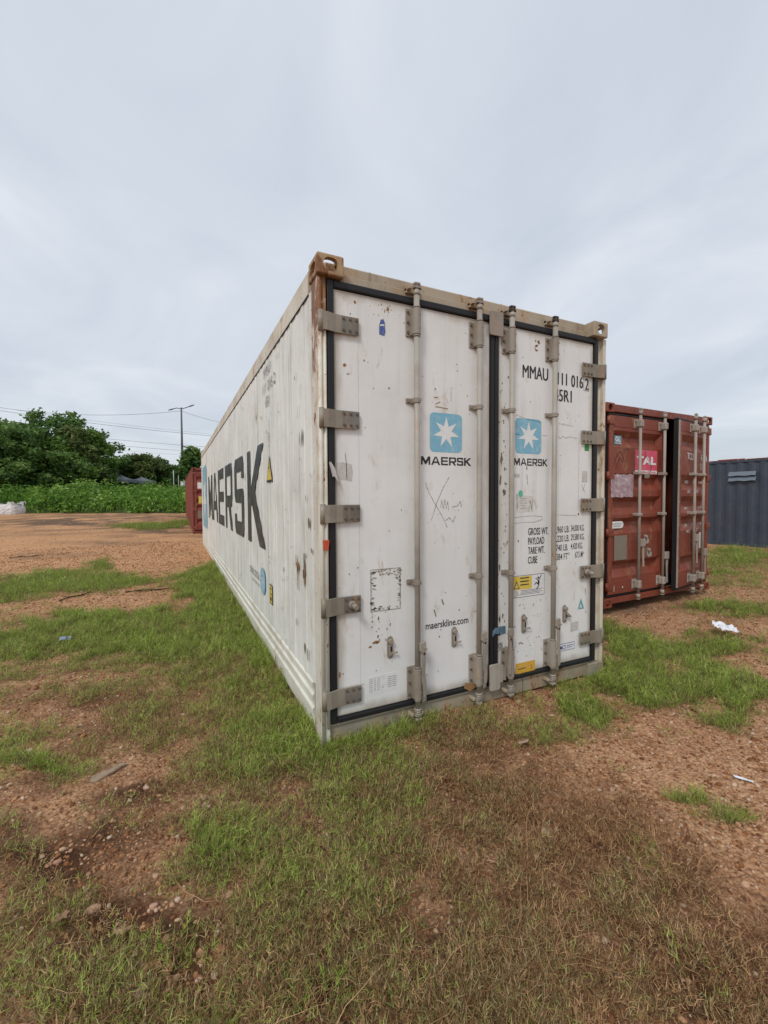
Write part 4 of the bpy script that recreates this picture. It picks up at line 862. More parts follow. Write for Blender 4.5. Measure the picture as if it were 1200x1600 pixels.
decal('scratch', strip([(1.49,2.085),(1.60,2.06),(1.75,2.045)], .0025)+strip([(1.92,2.05),(2.08,2.04)], .0025)+strip([(1.47,1.945),(1.53,1.942),(1.49,1.945)], .003)+strip([(1.75,1.952),(1.80,1.948)], .003)+strip([(1.92,1.95),(1.94,1.935),(1.97,1.955),(2.0,1.94),(2.03,1.955),(2.13,1.945)], .003)+strip([(2.145,1.94),(2.148,1.45),(2.14,1.38)], .002)
      +strip([(1.47,1.335),(1.56,1.34),(1.66,1.345),(1.76,1.335)], .0025)+strip([(1.47,1.292),(1.58,1.298),(1.68,1.296),(1.76,1.315)], .003)+strip([(1.92,1.345),(2.02,1.34),(2.13,1.335)], .0025)+strip([(2.18,1.58),(2.22,1.52)], .003)+strip([(2.22,1.585),(2.19,1.53)], .003)+strip([(1.60,1.655),(1.605,1.60),(1.612,1.575)], .005)
      +strip([(2.235,.74),(2.238,.69)], .008)+strip([(2.238,.56),(2.25,.53)], .006), frd, M_scratch, dr, .0012)
decal('dark_chip', [ell(1.358,1.755,.012,.035,9,.4), ell(1.350,1.60,.010,.035,9,.4), ell(1.385,1.52,.016,.024,9,.4), ell(1.345,.98,.007,.03,8,.4), ell(1.35,.60,.006,.03,8,.3), ell(1.375,.62,.006,.02,8,.3), ell(1.60,1.70,.005,.014), ell(1.52,1.16,.006,.009), ell(2.15,1.345,.008,.010)], frd, M_dirtdot, dr, .0012)
decal('old_label', [[(2.185,1.60),(2.245,1.60),(2.245,1.69),(2.185,1.69)], [(1.47,1.63),(1.53,1.63),(1.53,1.655),(1.47,1.655)]], frd, M_greysticker, dr, .0012)
blobs(60, (1.33, 1.42, .3, 2.4), (.0015, .006), frd, M_dirtdot, dr, 'paint_chip', .0012, 31, 1.5); blobs(60, (1.47, 1.76, .28, .72), (.0015, .005), frd, M_dirtdot, dr, 'paint_chip', .0012, 32); blobs(50, (1.5, 2.28, .3, 2.68), (.0015, .0045), frd, M_faint, dr, 'paint_chip', .0012, 33)
blobs(12, (1.66, 1.72, 2.55, 2.65), (.003, .008), frd, M_spot, dr, 'paint_chip', .0013, 34)
# tag and tape on the left post
plate('red_tag', [(.012,1.243),(.052,1.243),(.046,1.186),(.020,1.182)], lambda u, v, d: Vector((u, -.018-d, v)), M_redtag, wc, .002, 'torn red tag on the near post')
decal('red_tag', strip([(.034,1.232),(.038,1.216),(.028,1.206),(.038,1.196)], .003), lambda u, v, d: Vector((u, -.018-d, v)), M_dirtdot, wc, .003)
# seal wire hanging at the cam
B().tube([(1.458,-.05,.20),(1.50,-.055,.17),(1.512,-.056,.12),(1.50,-.06,.07),(1.505,-.06,.03)], .0022, 5).obj('seal_wire', M_black, dr)

# ------------------------------------------------------------------ red dry containers
def corrugation(L_, pitch=.278, depth=.030):
    P = [(0, 0)]; y = .12
    while y < L_-.12-pitch: P += [(y, 0), (y+.068, depth), (y+.068+.070, depth), (y+.068*2+.070, 0)]; y += pitch
    return P+[(L_, 0)]
def dry_body(root, L_, H_, mat, ends=True, xin=.0, matrail=None):
    W_ = 2.438; mr_ = matrail or mat; P = corrugation(L_-.24)
    for xf, sg in ((.012, 1), (W_-.012, -1)):
        B().sheet([(xf+sg*h, .12+y, 0) for y, h in P], ((0, 0, .155), (0, 0, H_-.058))).obj('side_wall', mat, root)
        B().box(min(xf-.008*sg, xf+.05*sg), max(xf-.008*sg, xf+.05*sg), .178, L_-.178, H_-.066, H_-.006, .004).obj('top_rail', mr_, root)
        B().box(min(xf-.004*sg, xf+.04*sg), max(xf-.004*sg, xf+.04*sg), .178, L_-.178, .018, .160, .004).obj('bottom_rail', mr_, root)
    B().box(.06, W_-.06, .06, L_-.06, H_-.036, H_-.020).obj('roof', mat, root)
    B().box(.05, W_-.05, .12, L_-.06, .12, .16).obj('floor', M_dark, root)
    b = B(); b.sheet([(x, L_-.035+h, 0) for x, h in [(q[0]+.06, -q[1]) for q in corrugation(W_-.12)]], ((0, 0, .1), (0, 0, H_-.05))); b.obj('end_wall', mat, root)
    for x0 in (0, W_-.06):
        B().box(x0+.002, x0+.058, L_-.15, L_-.006, .117, H_-.117, .006).obj('corner_post', mat, root)
RIB = [(2.255,2.176,2.124,2.045),(1.71,1.64,1.575,1.50),(1.415,1.350,1.270,1.185),(1.142,1.085,1.030,.940),(.590,.530,.475,.380)]
def red_leaf(name, root, x0, x1, hinge_right, rods, mat, full=True):
    """door leaf in its own coordinates: u from 0 at the hinge side"""
    w = x1-x0; d = part('door', root); e_ = .085; dep = .058
    b = B(); zs = [(.165, 0.)]
    for (a, m1, m2, c) in reversed(RIB): zs += [(c, 0.), (m2, dep), (m1, dep), (a, 0.)]
    zs += [(2.44, 0.)]
    # pressed sheet with tapered ends to each recess
    for i in range(len(zs)-1):
        (za, da), (zb, db) = zs[i], zs[i+1]; f = .055
        ua, ub = e_+f*(da > 0), w-e_-f*(da > 0); uc, ud = e_+f*(db > 0), w-e_-f*(db > 0)
        v = [b.bm.verts.new(p) for p in ((ua, da, za), (ub, da, za), (ud, db, zb), (uc, db, zb))]; b.bm.faces.new(v)
        for s_, (p, q, o) in ((0, (ua, uc, e_)), (1, (ub, ud, w-e_))):
            if da > 0 and db > 0: b.bm.faces.new([b.bm.verts.new(t) for t in ((o, 0, za), (p, da, za), (q, db, zb), (o, 0, zb))])
            elif da > 0 or db > 0: b.bm.faces.new([b.bm.verts.new(t) for t in ((o, 0, za), (p, da, za), (q, db, zb))] if abs(o-p) > 1e-6 else [b.bm.verts.new(t) for t in ((o, 0, za), (q, db, zb), (o, 0, zb))])
    b.obj('door_panel', mat, d)
    b = B(); b.box(0.012, e_, -.006, .055, .165, 2.44, .004).box(w-e_, w-.012, -.006, .055, .165, 2.44, .004).box(e_, w-e_, -.004, .05, 2.30, 2.44, .003).box(e_, w-e_, -.004, .05, .165, .34, .003)
    b.obj('leaf_frame', mat, d)
    b = B(); b.box(0, w, .012, .062, 2.445, 2.475, .008).box(0, w, .012, .062, .128, .160, .008).box(0, .012, .012, .062, .16, 2.445).box(w-.012, w, .012, .062, .16, 2.445); b.obj('gasket', M_gasket, d)
    b = B(); b.box(.01, w-.01, .062, .068, .165, 2.44); b.obj('inner_skin', M_dark, d)
    for x in rods:
        b = B(); b.cyl((x, -.055, .13), (x, -.055, 2.47), .0185, 10)
        for z in (2.50, .112): b.cyl((x, -.055, z-.026), (x, -.055, z+.026), .026, 10)
        b.cyl((x, -.055, 2.525), (x, -.055, 2.56), .013, 8); b.cyl((x, -.055, .06), (x, -.055, .09), .013, 8); b.prism([(-.02,-.02),(.035,-.012),(.03,.016),(-.02,.014)], lambda u, v, q: (x+u, -.055+v, 2.535+q), 0, .018); b.prism([(-.02,-.02),(.035,-.012),(.03,.016),(-.02,.014)], lambda u, v, q: (x+u, -.055+v, .066+q), 0, .018)
        b.obj('lock_rod', M_rodgrey, d)
        b = B()
        for z0, z1 in ((2.30, 2.42), (.20, .33)):
            b.box(x-.065, x+.032, -.014, -.002, z0, z1, .004).box(x-.032, x+.032, -.088, -.012, z0+.012, z1-.012, .012)
            for t in (.2, .8): b.cyl((x-.05, -.012, z0+(z1-z0)*t), (x-.05, -.024, z0+(z1-z0)*t), .010, 6)
        for z in (1.18, 1.72) if full else (1.18,): b.box(x-.060, x+.030, -.082, .0, z-.020, z+.020, .006)
        b.obj('rod_bracket', M_rodgrey, d)
    for z in (2.37, 1.68, .96, .27):
        hx = 0 if not hinge_right else w; s = -1 if not hinge_right else 1
        b = B(); b.box(min(hx, hx-s*.10), max(hx, hx-s*.10), -.016, -.004, z-.045, z+.045, .003); b.cyl((hx+s*.012, -.004, z-.05), (hx+s*.012, -.004, z+.05), .018, 8); b.obj('hinge', mat, d)
    return d
M_gask2 = NT('grey rubber').fin((.045, .042, .04), .6)
M_rodgrey = paint('grey lock bars', (.36, .315, .275), .5, (.22, .17, .13), .6, .5, rust=.16, rscale=9, var=.15)
def dry_front(root, H_, mat, hl=2.485):
    b = B().box(.15, 2.288, .010, .10, hl, H_-.012, .006); b.obj('header', mat, root)
    B().box(.05, 2.388, .010, .10, .045, .122, .005).obj('sill', mat, root)
    for x0 in (0, 2.378): B().box(x0+.002, x0+.058, .045, .14, .117, H_-.117, .006).obj('corner_post', mat, root)
redr = thing('shipping_container', 'red shipping container with one door ajar and a pink logo panel', 'shipping container', (4.0746, 1.2215, .062), .02747, 'shipping containers in the yard')
Hr = 2.591
castings(redr, 2.438, 12.192, Hr, M_red); dry_body(redr, 12.192, Hr, M_red); dry_front(redr, Hr, M_red)
LX0 = .065
d1 = red_leaf('l', redr, LX0, 1.262, False, (dx(.642, .99)-LX0-.01, 1.155-LX0), M_red); d1.location = (LX0, .012, 0)
# left leaf print
def fr1(u, v, d): return Vector((u-LX0, -d, v))
decal('class_badge', [[(.190,2.078),(.338,2.078),(.338,2.192),(.190,2.192)]], lambda u, v, d: Vector((u-LX0, .018-d, v)), flatmat('class badge', (.13, .24, .30), .5, (.4, .4, .4), .3, 40), d1, .004); text('GL', .210, 2.118, .062, .105, lambda u, v, d: Vector((u-LX0, .018-d, v)), M_white, d1, d=.006, bold=.03); decal('fine_print', strip([(.205,2.095),(.325,2.095)], .010), lambda u, v, d: Vector((u-LX0, .018-d, v)), M_offwh, d1, .006)
decal('logo_panel', [[(.600,1.76),(1.078,1.76),(1.078,2.030),(.600,2.030)]], fr1, M_pink, d1, .002, 'pink panel with white letters TAL'); decal('logo_panel', [[(.600,1.715),(1.078,1.715),(1.078,1.7602),(.600,1.7602)]], fr1, M_white, d1, .0022)
text('TAL', .632, 1.845, .100, .42, fr1, M_white, d1, d=.004, bold=.05); text('INTERNATIONAL', .66, 1.722, .030, .40, fr1, M_pink, d1, d=.004, bold=.02)
decal('smudge', strip([(.70,1.80),(.76,1.90),(.82,1.96),(.90,1.88),(.95,1.80),(.90,1.72),(.84,1.64)], .010)+strip([(.72,2.02),(.74,1.96)], .009)+strip([(.80,2.02),(.83,1.97)], .009)+strip([(.16,1.80),(.22,1.93),(.28,1.99),(.34,1.93),(.38,1.86)], .010)+strip([(.20,1.76),(.25,1.86),(.30,1.91),(.34,1.85)], .008)+strip([(.37,1.96),(.38,2.01),(.42,2.03),(.50,2.02)], .009), fr1, flatmat('ghost marks', (.09, .035, .028), .7, (.25, .1, .07), .7, 50), d1, .0045)
decal('smudge', [[(.80,1.66),(.90,1.66),(.93,1.72),(.80,1.715)]], fr1, M_platemetal, d1, .0048)
b = B(); rr_ = random.Random(3)
pr = [(0, .03*math.sin(i*1.3)*.4, 0) for i in range(2)]
v_ = [[b.bm.verts.new((.03+.46*i/10, -.006-.012*rr_.random(), 1.70-.29*j/7+.008*rr_.uniform(-1, 1))) for i in range(11)] for j in range(8)]
for j in range(7):
    for i in range(10): b.bm.faces.new((v_[j][i], v_[j][i+1], v_[j+1][i+1], v_[j+1][i]))
b.obj('torn_film', M_film, d1)['label'] = 'wrinkled translucent film taped across the leaf'
B().prism([(.12,.60),(.375,.60),(.375,.915),(.12,.915)], lambda u, v, d: (u, -.006-d, v), 0, .006, .002).obj('rating_plate', M_platemetal, d1)
plate('oval_label', rrect(.075, .335, 1.008, 1.098, .044, 5), lambda u, v, d: Vector((u, .028-d, v)), M_white, d1, .012, 'white rounded label'); decal('fine_print', strip([(.11,1.065),(.30,1.065)], .008)+strip([(.13,1.038),(.28,1.038)], .008), lambda u, v, d: Vector((u, .028-d, v)), M_faint, d1, .014)
def rlatch(x, z, parent, y=-.004):
    b = B(); b.prism(rrect(x-.020, x+.022, z-.075, z+.06, .015), lambda u, v, d: (u, y-d, v), 0, .012, .003); b.cyl((x, y-.01, z+.035), (x, y-.035, z+.035), .022, 8); b.prism([(0,-.06),(.035,-.05),(.040,.0),(.01,.012)], lambda u, v, d: (x+u, y-.02-d, z+v), 0, .018, .003); b.cyl((x-.012, y-.01, z-.045), (x-.012, y-.03, z-.045), .016, 8)
    b.obj('handle_latch', M_rodgrey, parent)
rlatch(.760, .845, d1); rlatch(.825, .665, d1)
def rhandle(x, top, parent, s=1, n=.36):
    b = B(); b.box(min(x, x+s*.085), max(x, x+s*.085), -.095, -.060, top-.10, top, .006); b.prism([(s*.035,-.08),(s*.085,-.08),(s*.075,-n*.6),(s*.085,-n),(s*.060,-n-.01),(s*.045,-n*.55)], lambda u, v, d: (x+u, -.070-d, top+v), 0, .012, .003); b.obj('handle', M_rodgrey, parent)
rhandle(1.155-LX0, .66, d1, 1, .42); rhandle(dx(.642, .99)-LX0-.01, .86, d1, 1, .36)
decal('smudge', [ell(.30,.245,.013,.013,9), [(.12,.20),(.125,.28),(.135,.28),(.130,.20)]], lambda u, v, d: Vector((u, -.006-d, v)), M_offwh, d1, .002)
# right leaf, ajar, turned about its hinge
RW = 1.112
d2 = red_leaf('r', redr, 0, RW, True, (RW-.70, RW-.375), M_red)
ang = math.radians(8.7)
M2 = Matrix.Translation((2.372, .008, 0)) @ Matrix.Rotation(ang, 4, 'Z') @ Matrix.Translation((-RW, 0, 0)); d2.matrix_local = M2; d2['label'] = 'right door leaf standing slightly open'
def fr2(u, v, d): return Vector((u, -d, v))
text('TCLU', RW-.83, 1.925, .095, .28, fr2, M_white, d2, d=.004, bold=.01); text('478762', RW-.33, 1.935, .095, .24, fr2, M_white, d2, d=.004, bold=.01) if False else text('4782', RW-.34, 1.925, .095, .16, fr2, M_white, d2, d=.004, bold=.01)
text('6', RW-.135, 1.925, .095, .045, fr2, M_white, d2, d=.004, bold=.01); text('22G1', RW-.42, 1.795, .095, .17, fr2, M_white, d2, d=.004, bold=.01) if False else text('51', RW-.345, 1.795, .095, .07, fr2, M_white, d2, d=.004, bold=.01)
for i, z in enumerate((1.595, 1.462, 1.225, 1.165, .985, .905)):
    dd_ = .002 if 1.42 < z < 1.5 or z < .95 or 1.142 < z < 1.185 else -.03
    for u_, w_ in ((RW-.80, .10), (RW-.52, .13), (RW-.30, .14)): text(('KGS', 'LBS', 'M.G')[i % 3] if w_ < .12 else ('30 480', '3 750', 'CU.FT')[i % 3], u_, z, .040, w_, fr2, M_white, d2, d=dd_, bold=.01)
plate('white_label', [(RW-.335,.655),(RW-.235,.655),(RW-.235,.885),(RW-.335,.885)], lambda u, v, d: Vector((u, -d, v)), M_white, d2, .003); plate('white_label', [(RW-.24,.215),(RW-.18,.215),(RW-.18,.275),(RW-.24,.275)], lambda u, v, d: Vector((u, -.006-d, v)), M_white, d2, .003)
rlatch(RW-.60, .88, d2); rlatch(RW-.58, .70, d2); rhandle(RW-.375, .655, d2, 1, .36); rhandle(RW-.70, .88, d2, 1, .40)
b = B()
for i in range(15): b.cyl((.012, -.010, .25+i*.155), (.004, -.012, .25+i*.155), .009, 6)
b.box(-.004, .012, -.012, .004, .17, 2.44); b.obj('edge_strip', M_rodgrey, d2)
# far red container, mostly behind the white one
fx, fy = -.155, 15.85
redf = thing('shipping_container', 'distant red shipping container half hidden behind the far end of the white one', 'shipping container', (fx, fy, .07), 0, 'shipping containers in the yard')
Lf = 12.192
castings(redf, 2.438, Lf, Hr, M_redfar); dry_body(redf, Lf, Hr, M_redfar); dry_front(redf, Hr, M_redfar)
for (x0, hr) in ((.065, False), (1.225, True)):
    d3 = red_leaf('f', redf, x0, x0+1.148, hr, (.34, .86), M_redfar, False); d3.location = (x0, .012, 0)
    if not hr:
        plate('orange_label', [(.16,1.20),(.36,1.20),(.36,1.48),(.16,1.48)], lambda u, v, d: Vector((u, -d, v)), M_yellow, d3, .004); plate('white_label', [(.13,1.78),(.34,1.78),(.34,2.02),(.13,2.02)], lambda u, v, d: Vector((u, -d, v)), M_white, d3, .004)
        plate('rating_plate', [(.12,.62),(.30,.62),(.30,.92),(.12,.92)], lambda u, v, d: Vector((u, -.006-d, v)), M_platemetal, d3, .004)
# slate grey container, seen on its long side
gc = thing('shipping_container', 'dark slate grey shipping container with louvred vents at the right edge of the yard', 'shipping container', (14.1, -1.6, -.09), 0, 'shipping containers in the yard')
castings(gc, 2.438, 12.192, 2.591, M_greyc); dry_body(gc, 12.192, 2.591, M_greyc, matrail=M_greyc)
b = B().box(.05, 2.388, .01, .06, .1, 2.5, .005); b.obj('end_wall', M_greyc, gc)
b = B(); rr_ = random.Random(8); y = .3
while y < 12.0:
    l_ = rr_.uniform(.12, .5); b.box(-.008, .08, y, y+l_, 2.590, 2.610+rr_.uniform(0, .03), .006); y += l_+rr_.uniform(.0, .05)
b.obj('roof_edge', M_redfar, gc)['label'] = 'flaking rust red strip along the top edge'
def vent(y0, y1, z):
    b = B(); n = 8
    for i in range(n):
        a, c = y0+(y1-y0)*i/n, y0+(y1-y0)*(i+1)/n; s_ = .010*math.sin(i*PI/2); s2 = .010*math.sin((i+1)*PI/2)
        v = [b.bm.verts.new(p) for p in ((.006, a, z+.12), (.006, c, z+.12), (-.055, c, z+s2), (-.055, a, z+s_), (.0, a, z-.008+s_), (.0, c, z-.008+s2))]
        b.bm.faces.new(v[:4]); b.bm.faces.new((v[3], v[2], v[5], v[4]))
        if i == 0: b.bm.faces.new((v[0], v[3], v[4]))
        if i == n-1: b.bm.faces.new((v[1], v[5], v[2]))
    b.obj('vent_louvre', flatmat('vent grey', (.15, .185, .225), .45, (.2, .22, .25), .4, 20), gc)
for z in (2.085+.03, 1.935+.03): vent(4.03+1.6+.0, 4.70+1.6, z+.02)
# ------------------------------------------------------------------ embankment with weeds, trees, pole, wires
def bank_h(t): return 1.45*(1-np.exp(-np.maximum(t, 0)/3.2))
xs = np.arange(-70, 71, 1.0); ts = np.array([0, .6, 1.2, 2, 3, 4.5, 6, 9, 14, 22, 40.])
XX, TT = np.meshgrid(xs, ts); YY = foot_y(XX)+TT; ZZ = ground_z(XX, foot_y(XX))-.1+bank_h(TT)+.2*(fbm(XX*.3, TT*.3, 3)-.5)*(TT > .5)
k0, k1 = XX.shape; ii = np.arange(k0*k1).reshape(k0, k1); FF = np.stack([ii[:-1, :-1], ii[:-1, 1:], ii[1:, 1:], ii[1:, :-1]], -1).reshape(-1, 4)
M_bank = NT('bank soil').fin((.045, .065, .018), .9)
bank = mesh_np('embankment', np.stack([XX.ravel(), YY.ravel(), ZZ.ravel()], -1), FF, M_bank, smooth=True); bank['kind'] = 'structure'
def bank_z(x, y):
    f = foot_y(x); return ground_z(x, f)-.1+bank_h(y-f)
def leaf_cards(C, S, nrm=None, asp=.55, rs=rng, up=.3):
    """two-triangle leaves at centres C with sizes S"""
    n = len(C); a = rs.normal(0, 1, (n, 3)); a[:, 2] = a[:, 2]*.6+up*0; a /= np.linalg.norm(a, axis=1)[:, None]
    b = rs.normal(0, 1, (n, 3)); b = np.cross(a, b); b /= np.linalg.norm(b, axis=1)[:, None]; S = S[:, None]
    V = np.stack([C-a*S, C+b*S*asp-a*S*.1, C+a*S, C-b*S*asp-a*S*.1], 1).reshape(-1, 3); return V, np.arange(n*4).reshape(n, 4)
# dense weeds clothing the bank: bushy heaps of leaves plus upright stalk leaves
nh = 1500; hx = rng.uniform(-48, 42, nh); ht = rng.uniform(-.1, 8.5, nh)**1.0; hy = foot_y(hx)+ht; hr = rng.uniform(.45, 1.05, nh)*(.75+.7*fbm(hx*.25, ht*.4, 71)); hz = bank_z(hx, hy)
hh = hr*rng.uniform(.8, 1.5, nh); tone = np.clip(.25+.5*fbm(hx*.35, ht*.6, 73)+rng.normal(0, .12, nh), 0, 1)
per = 78; ci_ = np.repeat(np.arange(nh), per); d_ = rng.normal(0, 1, (nh*per, 3)); d_ /= np.linalg.norm(d_, axis=1)[:, None]; d_[:, 2] = np.abs(d_[:, 2]); rr_ = rng.uniform(.55, 1.05, nh*per)[:, None]
C_ = np.stack([hx[ci_], hy[ci_], hz[ci_]], -1)+d_*rr_*np.stack([hr[ci_], hr[ci_], hh[ci_]], -1)
V_, F_ = leaf_cards(C_, rng.uniform(.05, .13, nh*per)*(1+.5*(tone[ci_] > .62))); tn = np.clip(tone[ci_]+rng.normal(0, .13, nh*per)-.1*(rr_[:, 0] < .7), 0, 1)
# upright blades
nb_ = 13000; bx = rng.uniform(-48, 42, nb_); bt = rng.uniform(-.3, 8, nb_); by = foot_y(bx)+bt; bz = bank_z(bx, by); bl = rng.uniform(.35, .85, nb_)*(.6+.8*fbm(bx*.3, bt*.4, 75)); ba = rng.uniform(0, 2*PI, nb_); ll = rng.normal(0, .3, nb_); w_ = rng.uniform(.012, .035, nb_)
p0 = np.stack([bx, by, bz], -1); p1 = p0+np.stack([ll*bl*np.cos(ba), ll*bl*np.sin(ba), bl], -1); sv = np.stack([np.cos(ba+1.57), np.sin(ba+1.57), 0*ba], -1)*w_[:, None]; pm = (p0+p1)/2+[0, 0, .08]
VB = np.stack([p0-sv*.4, pm-sv, p1, pm+sv], 1).reshape(-1, 3); tb = np.clip(.3+.5*fbm(bx*.35, bt*.6, 77)+rng.normal(0, .1, nb_), 0, 1)
wd = mesh_np('roadside_weeds', np.concatenate([V_, VB]), np.concatenate([F_, np.arange(nb_*4).reshape(-1, 4)+len(V_)]), M_weed, attrs={'tone': np.concatenate([np.repeat(tn, 4), np.repeat(tb, 4)])})
wd['kind'] = 'stuff'; wd['label'] = 'thick green weeds covering the bank behind the yard'
def shrub(px, py, dist, r, h, label, tone0=.6, n=2600, mat=None):
    c = at_dist(px, py, dist); zb = float(bank_z(c[0], c[1])); o = thing('shrub', label, 'shrub', (c[0], c[1], zb), group='shrubs on the bank')
    k = 26; cc = rng.normal(0, 1, (k, 3)); cc /= np.linalg.norm(cc, axis=1)[:, None]; cc[:, 2] = np.abs(cc[:, 2]); cc = cc*[r*.7, r*.7, h*.7]*rng.uniform(.4, 1, (k, 1)); i_ = rng.integers(0, k, n)
    C = cc[i_]+rng.normal(0, .30*r, (n, 3)); C[:, 2] = np.abs(C[:, 2]); V, Fc = leaf_cards(C, rng.uniform(.06, .13, n)); t = np.clip(tone0+rng.normal(0, .12, k)[i_]+rng.normal(0, .1, n), 0, 1)
    mesh_np('crown', V, Fc, mat or M_weed, o, {'tone': np.repeat(t, 4)}); B().tube([(0, 0, -.2), (.03, 0, h*.3), (0, .04, h*.6)], [.05, .04, .02], 6).obj('stem', M_bark, o)
shrub(128, 752, 42, 1.15, 1.35, 'bright green leafy shrub rising above the weeds, in front of the big trees', .72, 5200)
shrub(62, 752, 41, .85, .95, 'small yellow green shrub on the bank, left of the bright shrub', .78, 2400)
shrub(100, 768, 38, .95, .8, 'dark rounded shrub low on the bank between the two brighter shrubs', .22, 2400)
shrub(214, 760, 40, .8, .55, 'dark green shrub below the grey tent roofs', .3, 2000)
shrub(20, 770, 43, 1.1, .8, 'mid green shrub behind the white bulk bag', .45, 2200)
# trees: limbs plus leaf clumps on their ends
def tree(px, dist, ptop, width_px, label, mat, base=None, n=9000, leaf=(.10, .22), open_=.0, umbrella=False, seed=0, lowfrac=.12, tshift=0.):
    r = np.random.default_rng(900+seed); c = at_dist(px, 760, dist); zb = float(bank_z(c[0], c[1]))-.2
    d = ray(px, ptop); top = CAM[2]+dist/math.hypot(d[0], d[1])*d[2]; Ht = top-zb; Wd = width_px/FPX*dist*math.hypot(*d[:2])*1.0/2
    o = thing('tree', label, 'tree', (c[0], c[1], zb), group='trees beyond the yard'); rr = random.Random(seed)
    b = B(); th = Ht*.42; tr = .05*Ht**.9*.55+.08
    b.tube([(0, 0, -.3), (.03*Ht*rr.uniform(-1, 1), .02*Ht, th*.5), (.04*Ht*rr.uniform(-1, 1), 0, th), (0, .03*Ht, Ht*.7)], [tr, tr*.8, tr*.6, tr*.25], 8); b.obj('trunk', M_bark, o)
    n = int(n*(.62 if open_ else 1.15)); K = 80 if n < 16000 else 150; cl = []
    for i in range(K):
        a = rr.uniform(0, 2*PI); q = math.sqrt(rr.random())
        if umbrella: z = Ht*rr.uniform(.72, .98)-Ht*.14*q*q; R_ = Wd*q
        else:
            f = rr.uniform(lowfrac, 1.); z = Ht*f; prof = math.sin(min(1, (1.04-f)/.72+.05)*PI/2)**.75*(1 if f > .35 else .62+.38*f/.35); R_ = Wd*q*prof*rr.uniform(.8, 1.22)
        cl.append((R_*math.cos(a)*1.0, R_*math.sin(a)*.8, z, rr.uniform(.55, 1.)))
    for (x, y, z, s) in cl[:22]:
        z0 = min(th*1.3, z*.75)*rr.uniform(.6, 1); B_ = B().tube([(0, 0, z0), (x*.5, y*.5, z0+(z-z0)*.65), (x*.92, y*.92, z*.99)], [tr*.32, tr*.18, tr*.06], 5); B_.obj('limb', M_bark, o)
    cl = np.array(cl); i_ = r.integers(0, K, n); rad = Wd*(.13 if open_ else .185)*cl[i_, 3]*r.uniform(.7, 1.1, n)
    g_ = r.normal(0, 1, (n, 3)); g_ /= np.linalg.norm(g_, axis=1)[:, None]; rr2 = r.uniform(.35, 1.05, n)**.7
    C = cl[i_, :3]+g_*(rad*rr2)[:, None]*[1, 1, .42 if umbrella else .62]+r.normal(0, .16, (n, 3))
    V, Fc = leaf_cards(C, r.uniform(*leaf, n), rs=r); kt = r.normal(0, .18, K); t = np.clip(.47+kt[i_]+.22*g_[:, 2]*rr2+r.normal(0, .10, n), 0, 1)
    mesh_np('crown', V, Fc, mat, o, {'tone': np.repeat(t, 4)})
tree(22, 47, 668, 110, 'dense dark green tree at the left edge of the view', M_treeA, n=20000, seed=1)
tree(-50, 50, 672, 110, 'dense dark tree just outside the left edge', M_treeA, n=9000, seed=2)
tree(92, 56, 645, 108, 'tallest tree, with an airy ragged dark crown, behind the leafier trees', M_treeA, n=9500, open_=.6, seed=3, lowfrac=.45, leaf=(.12, .24))
tree(84, 47, 690, 66, 'round mid green tree in front of the tallest tree', M_treeB, n=15000, seed=4)
tree(112, 48, 674, 60, 'olive topped tree in front of the tallest tree, right of the round one', M_treeC, n=12000, seed=5)
tree(141, 50, 679, 52, 'broad green tree at the right end of the big clump', M_treeB, n=15000, seed=6)
tree(112, 53, 700, 84, 'dark low tree filling the gap under the big clump', M_treeA, n=12000, seed=7, lowfrac=.02)
tree(194, 62, 712, 58, 'dark flat topped tree behind the grey tents', M_treeA, n=5500, umbrella=True, open_=.5, seed=8)
tree(224, 60, 714, 62, 'pale olive tree with a domed crown, right of the flat topped tree', M_treeC, n=9000, seed=9)
tree(246, 64, 719, 62, 'olive green tree between the domed tree and the lamp pole', M_treeC, n=7500, seed=10)
tree(272, 60, 731, 36, 'small dark tree just left of the lamp pole', M_treeA, n=5000, seed=11)
tree(302, 45, 703, 40, 'feathery dark tree rising behind the distant red container', M_treeA, n=6500, open_=.4, seed=12, leaf=(.12, .26), lowfrac=.3)
tree(178, 66, 735, 50, 'low dark bushy tree under the flat topped tree', M_treeA, n=5000, seed=13, lowfrac=.02)
tree(205, 68, 738, 60, 'low dark tree behind the left grey tent', M_treeA, n=5000, seed=14, lowfrac=.02)
tree(250, 70, 744, 70, 'low dark tree line behind the thin white posts', M_treeA, n=6000, seed=15, lowfrac=.02)
tree(360, 52, 722, 70, 'mid green tree hidden behind the white container', M_treeB, n=5000, seed=16)
tree(440, 55, 728, 80, 'dark green tree hidden behind the white container, further right', M_treeA, n=5000, seed=17)
